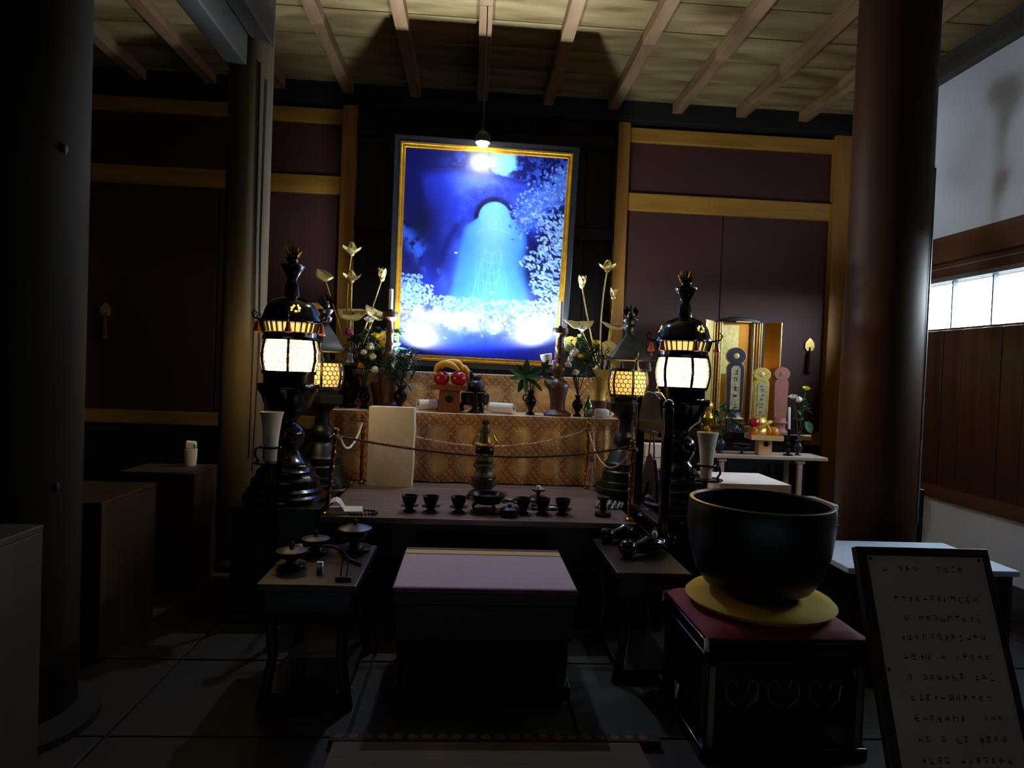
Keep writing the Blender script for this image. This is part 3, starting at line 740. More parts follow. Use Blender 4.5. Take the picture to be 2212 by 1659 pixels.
# reliquary pagoda
def u(pr): return [(r, z) for r, z in pr]
pg = thing('reliquary_tower', 'small gilt and bronze reliquary tower at the centre of the table', 'reliquary', (.115, 4.50, TZ), .2)
for q in range(3):
    a = -PI/2+.6+q*2*PI/3; MB().tube([(.05*math.cos(a),.05*math.sin(a),.05),(.09*math.cos(a),.09*math.sin(a),.035),(.115*math.cos(a),.115*math.sin(a),.006)], [.02,.016,.014], 8).build('foot', 'old_bronze', pg)
MB().lathe([(.085,.03),(.09,.045),(.06,.06),(.05,.07)], 24).build('base', 'old_bronze', pg)
for rg, (nq, r0, z0, L) in enumerate(((10,.055,.062,.075),(10,.05,.075,.085))):
    for q in range(nq):
        a = 2*PI*(q+.5*rg)/nq; MB().leaf((r0*math.cos(a), r0*math.sin(a), z0), (math.cos(a), math.sin(a), .55+.35*rg), L, .058, (0,0,1), -.35, 5).build('lotus_petal', 'old_bronze', pg)
MB().lathe([(.05,.07),(.078,.10),(.08,.128),(.072,.14)], 8, a0=.2).build('lotus_core', 'old_bronze', pg)
MB().lathe([(.072,.14),(.078,.150),(.06,.165),(.055,.19),(.06,.205),(.08,.215),(.08,.228),(.058,.238)], 8, a0=.2).build('lower_tier', 'old_bronze', pg)
MB().lathe([(.055,.238),(.068,.25),(.068,.262),(.05,.275),(.046,.285)], 8, a0=.2).build('upper_tier', 'old_bronze', pg)
MB().lathe([(.04,.285),(.06,.295),(.066,.318),(.06,.342),(.05,.352)], 28).build('body', 'dark_bronze', pg)
MB().lathe([(.05,.350),(.066,.352),(.076,.362),(.068,.370),(.04,.378)], 8, a0=.2).build('gilt_roof', 'gold', pg)
for q in range(4):
    a = .2+q*PI/2; c, s_ = math.cos(a), math.sin(a)
    MB().tube([(.058*c,.058*s_,.36),(.085*c,.085*s_,.366),(.09*c,.09*s_,.378),(.078*c,.078*s_,.39),(.066*c,.066*s_,.415),(.05*c,.05*s_,.425)], [.011,.011,.009,.008,.007,.004], 6).build('roof_horn', 'gilt', pg)
MB().lathe([(.042,.372),(.036,.40),(.031,.425),(.03,.44)], 20).build('neck', 'old_bronze', pg)
MB().lathe([(.034,.44),(.037,.452),(.03,.458),(.031,.49),(.026,.498)], 20).build('spire', 'old_bronze', pg)
MB().lathe([(.026,.496),(.029,.505),(.02,.522),(.004,.535)], 16).build('jewel', 'bronze', pg)
# brocade scraps / sleeve beside the tower
ob('small crumpled dark cord at the foot of the reliquary tower', 'cord_knot', 'cord', .315, 4.36, TZ,
   [('loop', MB().tube([(.06*math.cos(a)+.012*math.cos(3*a), .03*math.sin(a), .012+.01*math.sin(2*a)) for a in [2*PI*i/30 for i in range(30)]], .008, 6, True), 'bead_dark')])

# ------------------------------------------------ brass poles and ropes
def pole(label, x, y, z, h, lean=(0,0)):
    t = thing('brass_pole', label, 'pole', (x, y, z), 0, 'brass rope poles around the table')
    mb = MB()
    prof = [(.026,0),(.027,.012),(.014,.02)]
    for i in range(5):
        z0 = .03+i*(h-.08)/5; prof += [(.0125,z0),(.0125,z0+(h-.08)/5-.02),(.017,z0+(h-.08)/5-.014),(.017,z0+(h-.08)/5-.006)]
    prof += [(.012,h-.05),(.018,h-.044),(.018,h-.036),(.009,h-.03)]
    mb.lathe(prof, 16).build('shaft', 'brass', t)
    MB().sph((0,0,h-.014), .017, (1,1,1), 14, 9).build('ball', 'brass', t)
    MB().tube([(.03*math.cos(a), .024*math.sin(a), h-.055+.006*math.sin(3*a)) for a in [2*PI*i/18 for i in range(18)]], .007, 6, True).build('rope_knot', 'rope_brown', t)
    t.rotation_euler = (lean[0], lean[1], 0); return t
pole('brass rope pole leaning at the left front corner, behind the open book', -.792, 3.885, TZ, .50, (0, .085))
pole('brass rope pole at the back left corner, left of the white wrapped box', -.765, 4.94, TZ, .515)
pole('brass rope pole at the back right corner, beside the hanging tassel', .895, 4.965, TZ, .50)
pole('brass rope pole at the right front corner, beside the gong stand', .975, 3.92, TZ, .48)
def rope(label, p0, pm, p1, m, r=.0075, twist=16, name='barrier_rope'):
    p0, pm, p1 = Vector(p0), Vector(pm), Vector(p1); L = (p1-p0).length; n = max(60, int(L*150))
    t = thing(name, label, 'rope', p0)
    c = pm*2-(p0+p1)/2
    pts = [(1-s)**2*p0+2*s*(1-s)*c+s*s*p1-p0 for s in [i/n for i in range(n+1)]]
    d = (p1-p0).normalized(); sd = d.cross(Vector((0,0,1))).normalized(); up = sd.cross(d)
    for k in range(2):
        sp = []
        for i, p in enumerate(pts):
            a = i/n*L*2*PI*twist*2+k*PI; sp.append(p+(sd*math.cos(a)+up*math.sin(a))*r*.55)
        MB().tube(sp, r*.62, 5).build('strand', m, t)
rope('brown twisted rope sagging across the front of the table', (-.735, 3.93, 1.075), (.20, 3.95, .985), (.975, 3.92, 1.075), 'rope_brown')
rope('pale twisted rope sagging along the back in front of the brocade', (-.765, 4.94, 1.09), (.10, 4.965, .925), (.895, 4.965, 1.075), 'rope_pale', .0072)
rope('short white rope hanging at the left end of the table', (-.735, 3.93, 1.07), (-.765, 4.45, .955), (-.765, 4.94, 1.085), 'rope_white', .007)
rope('pale twisted rope drooping at the right end of the table', (.895, 4.965, 1.08), (.94, 4.5, .87), (.975, 3.93, 1.05), 'rope_pale', .006)
ts = thing('rope_tassel', 'pale bundled rope tassel hanging from the back right pole', 'tassel', (.93, 4.95, 1.06))
for q in range(5):
    ph = q*1.3; MB().tube([(0,0,0),(.012*math.cos(ph),.01*math.sin(ph),-.12),(.02*math.cos(ph+1),.015*math.sin(ph),-.22),(.035*math.cos(ph),.02*math.sin(ph),-.29),(.045*math.cos(ph),.025*math.sin(ph),-.36),(.03*math.cos(ph+.6),.03*math.sin(ph+.6),-.40)], .0075, 6).build('strand', 'rope_pale', ts)
MB().sph((0,0,-.20), .024, (1,1,1.2), 10, 7).build('knot', 'rope_brown', ts)

# ================================================================== ALTAR OFFERINGS (lower step, z 1.154)
A1 = 1.156
# fruit stand
fs = thing('offering_stand', 'brown wooden offering stand with a round hole, holding fruit on the altar', 'stand', (-.155, 5.26, A1))
MB().prism([(-.085,0),(.085,0),(.075,.19),(-.075,.19)], -.075, .075).build('pedestal', 'sanbo_wood', fs)
ho = MB().lathe([(.03,0),(.03,.003)], 20).build('hole', 'hole', fs); ho.rotation_euler = (PI/2+.065,0,0); ho.location = (0,-.0745,.10)
B(-.135,.135,-.12,.12,.19,.20).build('tray_base', 'sanbo_wood', fs)
for a in ((-.14,.14,-.126,-.116),(-.14,.14,.116,.126),(-.14,-.13,-.116,.116),(.13,.14,-.116,.116)): B(*a,.17,.206).build('tray_rim','sanbo_wood',fs)
def apple(label, x, y, z, r=.062, m='apple', name='apple', stem=True):
    t = thing(name, label, name, (x, y, z))
    pr = [(0.004,.12*r)]+[(r*math.cos(a)**.85*(1.0), r*(1+.95*math.sin(a))*.93) for a in [-1.45+i*.29 for i in range(1,10)]]+[(.18*r,1.80*r),(.004,1.66*r)]
    MB().lathe(pr, 24).build('flesh', m, t)
    if stem: MB().tube([(0,0,1.6*r),(.004,0,1.95*r),(.010,0,2.1*r)], .0022, 5).build('stem', 'stem_brown', t)
    return t
FZ = A1+.2005
apple('red apple at the left on the altar fruit stand', -.222, 5.22, FZ, .062)
apple('red apple at the right on the altar fruit stand', -.088, 5.22, FZ, .064)
apple('yellow-green fruit peeping from behind the apples', -.20, 5.32, FZ, .058, 'mum_yellow', 'pear')
def banana(label, pts, r=.021, name='banana'):
    o = Vector(pts[0]); t = thing(name, label, 'banana', o); P = [Vector(p)-o for p in pts]
    # smooth
    Q = []
    for i in range(len(P)-1):
        for k in range(4):
            s = k/4; a = P[max(i-1,0)]; b = P[i]; c = P[i+1]; d = P[min(i+2,len(P)-1)]
            Q.append(.5*((2*b)+(c-a)*s+(2*a-5*b+4*c-d)*s*s+(3*b-a-3*c+d)*s**3))
    Q.append(P[-1]); n = len(Q)
    MB().tube(Q, [r*min(1,.35+2.6*min(i,n-1-i)/n) for i in range(n)], 7).build('peel', 'banana', t, angle=60)
    MB().tube([Q[-1], Q[-1]*1.03+Vector((.006,0,-.006))], .006, 6).build('tip', 'stem_brown', t)
banana('front yellow banana arched over the left apple on the altar', [(-.272,5.225,1.46),(-.252,5.22,1.503),(-.20,5.21,1.528),(-.14,5.205,1.515),(-.085,5.20,1.475)], .027)
banana('upper yellow banana at the top of the altar fruit', [(-.23,5.27,1.49),(-.19,5.275,1.528),(-.13,5.275,1.54),(-.085,5.27,1.52),(-.055,5.26,1.47)], .028)
banana('banana curling down at the right of the altar fruit', [(-.085,5.28,1.52),(-.05,5.275,1.50),(-.018,5.27,1.455),(-.006,5.26,1.41),(-.012,5.25,1.375)], .025)
# incense burner with animal lid
kb = thing('incense_burner', 'dark bronze incense burner with a small beast on its lid', 'incense burner', (.045, 5.30, A1))
MB().lathe([(.05,.04),(.10,.06),(.112,.10),(.112,.14),(.10,.15)], 24).build('drum', 'dark_bronze', kb)
for q in range(3):
    a = -PI/2+q*2*PI/3+.5; MB().tube([(.085*math.cos(a),.085*math.sin(a),.075),(.108*math.cos(a),.108*math.sin(a),.04),(.10*math.cos(a),.10*math.sin(a),.004)], [.022,.018,.024], 8).build('leg', 'dark_bronze', kb)
MB().lathe([(.055,0),(.05,.01),(.022,.03),(.02,.17),(.04,.185)], 20, (-.0,-.115,0)).build('front_stem', 'dark_bronze', kb)
MB().lathe([(.08,.16),(.082,.172),(.064,.178)], 24, (0,-.06,0)).build('collar', 'dark_bronze', kb)
MB().lathe([(.06,.178),(.066,.20),(.066,.228),(.06,.238),(.03,.25),(.01,.256)], 24, (0,-.06,0)).build('lid', 'blue_bronze', kb)
mb = MB(); mb.sph((-.005,-.06,.27), .022, (1.4,.8,.9), 10, 7).sph((-.035,-.06,.292), .016, (1,.9,1.2), 10, 7).sph((-.04,-.06,.312), .013, (1.1,.8,.8), 8, 6).tube([(.02,-.06,.272),(.04,-.06,.27),(.048,-.06,.30)], [.01,.007,.003], 6).tube([(.005,-.06,.272),(.022,-.06,.262),(.03,-.06,.29)], [.01,.006,.003], 6)
mb.tube([(-.03,-.06,.28),(-.04,-.06,.255)], .009, 6); mb.tube([(.01,-.06,.268),(.03,-.06,.255)], .009, 6); mb.build('beast', 'bronze', kb)
# paper rolls
def roll(label, p0, p1, r, m, extra=None):
    p0, p1 = Vector(p0), Vector(p1); t = thing('paper_roll', label, 'roll', p0); d = p1-p0
    MB().tube([(0,0,0), d], r, 24).build('roll', m, t)
    MB().tube([d*.999, d*1.002], r*.3, 14).build('core_hole', 'stem_brown', t)
    if extra: MB().tube([d*extra[0], d*extra[1]], r*1.015, 24).build('band', 'indigo', t)
roll('white paper roll lying to the right of the incense burner', (.17, 5.27, A1+.042), (.345, 5.17, A1+.042), .041, 'white_paper')
roll('white roll with an indigo band left of the fruit stand', (-.17, 5.42, A1+.042), (-.40, 5.30, A1+.042), .041, 'white_paper', (.05, .42))
# turned candlesticks with candles
def baluster(label, lc, x, y, h, ch):
    t = thing('candlestick', label, 'candlestick', (x, y, A1), 0, 'pair of turned wooden candlesticks'); s = h/.73
    P = [(.105,0),(.11,.014),(.09,.03),(.06,.05),(.056,.085),(.062,.15),(.08,.22),(.082,.25),(.064,.28),(.04,.30),(.037,.315),(.05,.35),(.054,.375),(.05,.40),(.03,.42),(.028,.45),(.038,.47),(.028,.49),(.026,.53),(.036,.555),(.026,.575),(.024,.635),(.034,.648),(.06,.668),(.064,.69),(.062,.71),(.02,.712)]
    MB().lathe([(r, z*s) for r, z in P], 28).build('turned_shaft', 'candlestick_wood', t)
    MB().lathe([(.017,.71*s),(.017,.728*s),(.012,.728*s)], 14).build('socket', 'dark_bronze', t)
    c = thing('candle', lc, 'candle', (x, y, A1+.722*s))
    MB().lathe([(.0165,0),(.0165,ch-.004),(.012,ch)], 16).build('wax', 'candle', c)
    MB().tube([(0,0,ch-.002),(.001,0,ch+.008)], .0015, 5).build('wick', 'stem_brown', c)
baluster('turned brown candlestick at the right edge of the picture', 'tall white candle at the right edge of the picture', .688, 5.20, .70, .20)
baluster('turned brown candlestick at the left edge of the picture', 'tall white candle at the left edge of the picture', -.638, 5.30, .78, .165)
# clip lamps lighting the picture
def clip_lamp(label, loc, aim, arm_to):
    t = thing('clip_lamp', label, 'lamp', loc); a = Vector(aim).normalized(); rot = Vector((0,0,1)).rotation_difference(a)
    h = MB().lathe([(.018,-.085),(.03,-.08),(.034,-.03),(.046,.0),(.048,.03),(.044,.03),(.03,-.02),(.01,-.03)], 22, cap=False).build('head', 'white_plastic', t); h.rotation_mode = 'QUATERNION'; h.rotation_quaternion = rot
    g = MB().lathe([(.036,.012),(.02,.014),(.002,.0145)], 20).build('lamp_face', 'bulb_face', t); g.rotation_mode = 'QUATERNION'; g.rotation_quaternion = rot
    e = Vector(arm_to)-Vector(loc)
    MB().tube([-a*.06, (-a*.06+e)*.5+Vector((0,0,-.02)), e], .011, 8).build('arm', 'white_plastic', t)
    MB().bar(e+Vector((-.03,0,-.012)), e+Vector((.03,0,-.004)), .03, .035).build('clip', 'white_plastic', t, bevel=.004)
    l = bpy.data.lights.new('lamp_light', 'SPOT'); l.energy = SPOT_POWER; l.spot_size = math.radians(172); l.spot_blend = .22; l.shadow_soft_size = .035; l.color = (.80, .92, 1.0)
    l2 = l.copy(); l2.energy = BEAM_POWER; l2.spot_size = math.radians(58); l2.spot_blend = 1
    for d in (l, l2):                       # wide spill and brighter central beam of the reflector lamp
        o = bpy.data.objects.new('lamp_light', d); COL.objects.link(o); o.parent = t; o.location = a*.055
        o.rotation_mode = 'QUATERNION'; o.rotation_quaternion = Vector((0,0,-1)).rotation_difference(a)
mat('bulb_face', (255,255,255), .4, emit=(.88,.94,1), estr=LAMP_FACE)
clip_lamp('white clip lamp on the right candlestick, aimed up at the picture', (.60, 5.32, 1.605), (-.18, -.02, 1), (.665, 5.20, 1.58))
clip_lamp('white clip lamp among the leaves at left, aimed up at the picture', (-.50, 5.39, 1.56), (.18, -.02, 1), (-.60, 5.30, 1.53))

# ---------------------------------------------- flowers
def vase_mb(h, r, neck, lip): return MB().lathe([(r*.78,0),(r*.8,h*.05),(r*.35,h*.16),(r*.5,h*.26),(r*.95,h*.45),(r,h*.58),(r*.75,h*.72),(neck,h*.82),(neck,h*.92),(lip,h),(lip*.85,h),(neck*.7,h*.9)], 24)
def mum(t, p, r, m, tilt=(0,-.4,1), n=3, name='flower'):
    mb = MB(); up = Vector(tilt).normalized(); q = Vector((0,0,1)).rotation_difference(up).to_matrix().to_4x4()
    mb.x = Matrix.Translation(Vector(p)) @ q
    for ring in range(n):
        k = 7+ring*4; el = 1.25-ring*.42
        for i in range(k):
            a = 2*PI*(i+.5*ring)/k; mb.leaf((0,0,0), (math.cos(a)*math.cos(el), math.sin(a)*math.cos(el), math.sin(el)), r*(.8+.12*ring), r*.42, (0,0,1), -.28, 3)
    mb.x = None
    return mb.build(name, m, t)
def spray(t, p, r, m):
    mb = MB(); mb.sph(p, r*.8, (1,1,.9), 10, 7)
    rr = random.Random(int(p[0]*1000))
    for i in range(26):
        a, e = rr.uniform(0,2*PI), rr.uniform(-.5,1.5); d = Vector((math.cos(a)*math.cos(e), math.sin(a)*math.cos(e), math.sin(e)))
        mb.sph(Vector(p)+d*r*.75, r*.32, (1,1,1), 6, 5)
    mb.build('flower', m, t)
def foliage(t, spots, L, w, m, name='foliage', n=7, seed=1):
    rr = random.Random(seed)
    for s in spots:
        mb = MB()
        for i in range(n):
            a = rr.uniform(0,2*PI); e = rr.uniform(-.5,.9)
            mb.leaf(s, (math.cos(a)*math.cos(e), math.sin(a)*math.cos(e), math.sin(e)), L*rr.uniform(.6,1.1), w*rr.uniform(.7,1.2), (0,0,1), .35, 4)
        mb.build(name, m, t)
def stems(t, base, tips, r=.004, m='stem_green'):
    for p in tips:
        b = Vector(base); e = Vector(p); MB().tube([b, b.lerp(e,.5)+Vector((0,0,.03)), e], r, 6).build('stem', m, t)
# left chrysanthemum vase
fv = thing('flower_vase', 'slim dark vase of chrysanthemums at the left end of the altar', 'vase', (-.812, 5.27, A1))
vase_mb(.17, .044, .018, .028).build('vase', 'dark_bronze', fv)
def rel(pts, o, y): return [(p[0]-o[0], y, p[1]-A1) for p in pts]
o_ = (-.812, 5.27); F1 = rel([(-.79,1.82),(-.735,1.705)], o_, -.03)
stems(fv, (0,0,.16), F1+rel([(-.78,1.635),(-.825,1.59),(-.758,1.545),(-.95,1.74),(-.845,1.485)], o_, 0))
mum(fv, F1[0], .055, 'mum_white'); mum(fv, F1[1], .048, 'mum_yellow')
for p, r, mm in (((-.78,1.635),.034,'mum_white'),((-.825,1.59),.026,'mum_white'),((-.758,1.555),.03,'mum_white'),((-.95,1.74),.03,'mum_pink'),((-.845,1.485),.028,'mum_orange'),((-.735,1.455),.03,'mum_white'),((-.86,1.655),.014,'mum_orange')):
    spray(fv, rel([p], o_, -.02)[0], r, mm)
foliage(fv, rel([(-.80,1.75),(-.86,1.68),(-.90,1.72),(-.77,1.68),(-.88,1.60),(-.80,1.57),(-.93,1.64),(-.85,1.53),(-.78,1.50),(-.90,1.52)], o_, .02), .10, .035, 'leaf_green', n=7, seed=2)
foliage(fv, rel([(-.83,1.72),(-.95,1.68),(-.76,1.62)], o_, .0), .08, .03, 'leaf_bright', n=4, seed=6)
# right chrysanthemum vase
fv = thing('flower_vase', 'slim dark vase of yellow and white chrysanthemums at the right end of the altar', 'vase', (.845, 5.20, A1))
vase_mb(.165, .044, .018, .028).build('vase', 'dark_bronze', fv)
o_ = (.845, 5.20)
W2 = [(.85,1.815),(.965,1.715),(.845,1.61)]; S2 = [(.785,1.64),(.765,1.60),(.755,1.555),(.815,1.495),(.80,1.66)]
stems(fv, (0,0,.155), rel(W2+S2, o_, -.01))
for p, mm, r in zip(W2, ('mum_white','mum_yellow','mum_yellow'), (.052,.048,.044)): mum(fv, rel([p], o_, -.04)[0], r, mm)
for p in S2: spray(fv, rel([p], o_, -.03)[0], .028, 'mum_white')
foliage(fv, rel([(.83,1.74),(.88,1.70),(.92,1.65),(.86,1.66),(.90,1.58),(.84,1.52),(.94,1.60),(.88,1.48),(.80,1.70),(.97,1.66)], o_, .02), .11, .04, 'leaf_green', n=7, seed=4)
foliage(fv, rel([(.84,1.77),(.91,1.69),(.96,1.58),(.82,1.69)], o_, 0), .09, .035, 'leaf_bright', n=4, seed=8)
# pine in a vase
pv = thing('pine_vase', 'dark vase with a bushy spray of green needles left of the fruit', 'vase', (-.535, 5.24, A1))
vase_mb(.19, .055, .02, .03).build('vase', 'dark_bronze', pv)
rr = random.Random(12)
for q in range(9):
    c = Vector((rr.uniform(-.13,.13), rr.uniform(-.09,.03), rr.uniform(.21,.42))); MB().tube([(0,0,.17), (c.x*.5,c.y*.5,c.z*.7), c], .004, 5).build('twig', 'stem_brown', pv)
    mb = MB()
    for i in range(46):
        a, e = rr.uniform(0,2*PI), rr.uniform(-.9,1.3); d = Vector((math.cos(a)*math.cos(e), math.sin(a)*math.cos(e)*.6, math.sin(e))); L = rr.uniform(.06,.14)
        mb.tube([c, c+d*L*.6, c+d*L+Vector((0,0,-.03))], [.0022,.0016,.0005], 3)
    o = mb.build('needles', 'needle_green', pv)
foliage(pv, [(.0,-.05,.40),(-.06,-.05,.38),(.05,-.04,.44)], .10, .035, 'leaf_bright', n=6, seed=21)
foliage(pv, [(.05,-.05,.2),(-.04,-.05,.25),(.10,-.05,.28)], .10, .02, 'leaf_green', n=9, seed=22)
# reddish pot behind it
ob('plain reddish-brown pot standing left of the needle spray', 'flower_pot', 'pot', -.70, 5.425, A1,
   [('pot', MB().lathe([(.06,0),(.064,.02),(.07,.09),(.09,.16),(.096,.19),(.09,.20),(.075,.17)], 26), 'pot_red'),
    ('shrub_blocker', MB().sph((.02,.06,.455), .105, (1,.8,1.6), 14, 10), 'leaf_green')])  # solid core added and shifted to block lamp light from the left wall
fp = bpy.data.objects['flower_pot']
MB().lathe([(.02,.15),(.014,.32)], 8).build('trunk', 'stem_brown', fp)
foliage(fp, [(.02+.07*math.cos(a), .05+.05*math.sin(a), z) for a in (0,1.6,3.1,4.7) for z in (.30,.38,.48,.57,.62)], .095, .055, 'leaf_green', n=8, seed=51)
# big leaf vase
lv = thing('leaf_vase', 'dark vase with broad glossy green leaves in front of the picture', 'vase', (.475, 5.19, A1))
vase_mb(.19, .045, .024, .034).build('vase', 'dark_bronze', lv)
MB().tube([(-.03,0,.155),(-.055,0,.15),(-.06,0,.12),(-.04,0,.105)], .007, 6).build('handle', 'dark_bronze', lv)
stems(lv, (0,0,.17), [(-.02,-.02,.29),(.05,0,.34),(.09,0,.30)], .005)
LC = (-.05,-.03,.295)
for d, L, w, mm in (((.05,-.2,1),.14,.055,'leaf_green'),((.9,-.1,.45),.15,.06,'leaf_green'),((-1,-.2,.45),.15,.045,'leaf_bright'),((-1,-.3,-.15),.13,.045,'leaf_bright'),((-.45,-.3,-1),.14,.05,'leaf_green'),((.05,-.4,-1),.14,.04,'leaf_bright'),((.8,-.3,-.5),.12,.045,'leaf_green'),((1,-.3,.0),.14,.04,'leaf_bright'),((-.6,-.1,.8),.12,.045,'leaf_green'),((.5,.2,.8),.12,.05,'leaf_green')):
    MB().leaf(LC, d, L, w, (0,-1,.3), .12, 6).build('leaf', mm, lv)
for b, d in (((.08,0,.36),(1,-.2,.4)),((.08,0,.36),(.6,-.2,.9)),((.09,0,.30),(1,-.3,-.2)),((.10,0,.27),(.6,-.3,-.9)),((.09,0,.33),(-.1,-.2,1)),((.03,0,.25),(.7,-.3,-.8)),((.06,0,.34),(.9,-.2,.8))):
    MB().leaf(b, d, .09, .032, (0,-1,.2), .1, 5).build('leaf', 'leaf_bright' if d[2] < 0 else 'leaf_green', lv)
# gilded lotus sprays
def lotus_flower(t, p, r, open_, m='gilt_light', lean=(0,-.3,1)):
    up = Vector(lean).normalized(); q = Vector((0,0,1)).rotation_difference(up).to_matrix().to_4x4()
    f = MB().sph(p, r*.28, (1,1,1.3), 10, 7).build('flower', m, t)
    for ring in range(2):
        k = 5+ring; el = (1.35, .95)[ring] if not open_ else (1.15, .35)[ring]
        for i in range(k):
            a = 2*PI*(i+.5*ring)/k; d = Vector((math.cos(a)*math.cos(el), math.sin(a)*math.cos(el), math.sin(el)))
            mb = MB(); mb.x = Matrix.Translation(Vector(p)-up*r*.2) @ q
            mb.leaf(d*r*.1, d, r*(1.05 if ring == 0 else 1.2), r*.75, (0,0,1), -.32, 5); mb.x = None
            mb.build('petal', m, f)
def lotus_leaf(t, p, r, tilt, m='gilt_light', fold=.18):
    up = Vector(tilt).normalized(); q = Vector((0,0,1)).rotation_difference(up).to_matrix()
    n, mb = 28, MB(); vs = [Vector(p)]; fs = []
    for j in (1, 2, 3):
        for i in range(n):
            a = 2*PI*i/n; rr = r*j/3*(1+.06*math.sin(5*a)); z = fold*r*(j/3)**2*(.3+math.cos(2*a)*.8)+.03*r*math.sin(7*a)*(j/3)
            vs.append(Vector(p)+q@Vector((rr*math.cos(a), rr*math.sin(a), z)))
    for i in range(n): fs.append((0, 1+i, 1+(i+1) % n))
    for j in range(2):
        for i in range(n): fs.append((1+j*n+i, 1+(j+1)*n+i, 1+(j+1)*n+(i+1) % n, 1+j*n+(i+1) % n))
    mb.add(vs, fs); o = mb.build('lotus_leaf', m, t)
    sd = o.modifiers.new('thick', 'SOLIDIFY'); sd.thickness = .002
    MB().sph(Vector(p)+up*.004, r*.07, (1,1,.6), 8, 6).build('leaf_boss', 'old_bronze', o)
def lotus(label, x, y, vase_m, cup_m, flowers, leaves, big):
    t = thing('lotus_spray', label, 'flower arrangement', (x, y, A1))
    if big: MB().lathe([(.07,0),(.075,.01),(.05,.04),(.075,.10),(.09,.17),(.08,.22),(.05,.26),(.045,.30),(.07,.33),(.062,.33),(.035,.29)], 28).build('vase', vase_m, t)
    else:
        MB().lathe([(.07,0),(.075,.03),(.08,.09),(.078,.12),(.06,.125)], 28).build('vase', vase_m, t)
        MB().lathe([(.05,.125),(.045,.17),(.055,.24),(.075,.31),(.07,.31),(.04,.2)], 24).build('vase_cup', cup_m, t)
    if big:
        for s in (-1, 1): MB().tube([(s*.06,-.03,.25),(s*.11,-.03,.25),(s*.12,-.03,.17),(s*.085,-.03,.13)], .011, 8).build('vase_handle', vase_m, t)
    base = Vector((0,0,.3))
    for (fx, fz, r, op, bow) in flowers:
        p = Vector((fx-x, -.03, fz-A1)); q = base.lerp(p,.55)+Vector((bow,0,.02))
        pts = [base+(q-base)*2*s*(1-s)*1.0+(p-base)*s*s for s in [i/10 for i in range(11)]]
        MB().tube(pts, .0055, 6).build('stem', 'gilt', t)
        lotus_flower(t, tuple(p), r, op)
    for (fx, fz, r, tilt) in leaves:
        p = Vector((fx-x, -.05, fz-A1)); MB().tube([base, base.lerp(p,.5)+Vector((.01,.02,.0)), p], .005, 6).build('stem', 'gilt', t)
        lotus_leaf(t, tuple(p), r, tilt)
lotus('gilded lotus spray in a dark two-handled vase left of the picture', -.955, 5.38, 'dark_bronze', 'gilt',
      [(-.96,2.37,.085,True,-.06),(-.955,2.155,.08,True,.0),(-.718,2.18,.075,False,.02)],
      [(-.935,1.89,.115,(0,-.55,1)),(-.755,1.90,.095,(.5,-.5,1)),(-1.165,2.18,.07,(.5,-.7,.8)),(-.685,1.70,.07,(-.2,-1,.35)),(-1.21,1.90,.07,(.4,-1,.3))], True)
lotus('gilded lotus spray in a reddish vase right of the picture', 1.05, 5.36, 'candlestick_wood', 'gilt',
      [(.862,2.195,.075,False,-.02),(1.062,2.33,.08,True,-.05),(1.12,2.11,.07,False,.03)],
      [(.85,1.885,.115,(0,-.35,1)),(1.12,1.885,.10,(.1,-.3,1)),(1.10,1.70,.07,(.2,-1,.4)),(1.07,1.52,.085,(-.3,-1,.3)),(.80,1.72,.075,(.3,-1,.5))], False)
# bottles
ob('green glass bottle on the altar beside the right chrysanthemum vase', 'glass_bottle', 'bottle', .925, 5.17, A1,
   [('bottle', MB().lathe([(.032,0),(.034,.01),(.034,.07),(.026,.10),(.012,.125),(.011,.15)], 20), 'green_glass'), ('cap', MB().lathe([(.013,.15),(.013,.165),(.010,.167)], 14), 'silver'),
    ('label', MB().lathe([(.0345,.025),(.0345,.06)], 20, cap=False), 'green_label')])
bt = thing('plastic_bottle', 'small white bottle lying on its side at the altar right end', 'bottle', (1.035, 5.16, A1+.035)); bt.rotation_euler = (0, PI/2, .15)
MB().lathe([(.028,-.06),(.034,-.052),(.034,.03),(.026,.044),(.014,.05)], 20).build('body', 'white_plastic', bt)
MB().lathe([(.014,.05),(.014,.075),(.006,.078)], 14).build('nozzle', 'silver', bt)
ob('pale crumpled tissue lump beside the lying bottle', 'tissue_packet', 'tissue', 1.10, 5.24, A1, [('packet', MB().sph((0,0,.03), .045, (1,.8,.7), 12, 8), 'white_cloth')])

# ================================================================== SIDE TABLES
def side_table(label, x0, x1, y0, y1, z):
    t = thing('side_table', label, 'table', ((x0+x1)/2, (y0+y1)/2, 0)); a, b = (x1-x0)/2, (y1-y0)/2
    B(-a, a, -b, b, z-.03, z).build('top', 'table_dark', t, bevel=.005)
    B(-a+.03, a-.03, -b+.03, b-.03, z-.13, z-.03).build('apron', 'black_wood', t, bevel=.004)
    for sx in (-1, 1):
        for sy in (-1, 1): MB().tube([(sx*(a-.05), sy*(b-.05), z-.12), (sx*(a-.065), sy*(b-.06), z*.4), (sx*(a-.03), sy*(b-.04), 0)], [.03,.022,.028], 8).build('leg', 'black_wood', t)
    B(-a+.04, a-.04, -b+.04, b-.04, .04, .065).build('stretcher', 'black_wood', t, bevel=.004)
    return t
side_table('low dark side table at the left of the priest seat, holding lidded bowls', -.875, -.453, 2.885, 3.545, .55)
side_table('low dark side table at the right of the priest seat', .735, 1.10, 3.15, 3.81, .55)
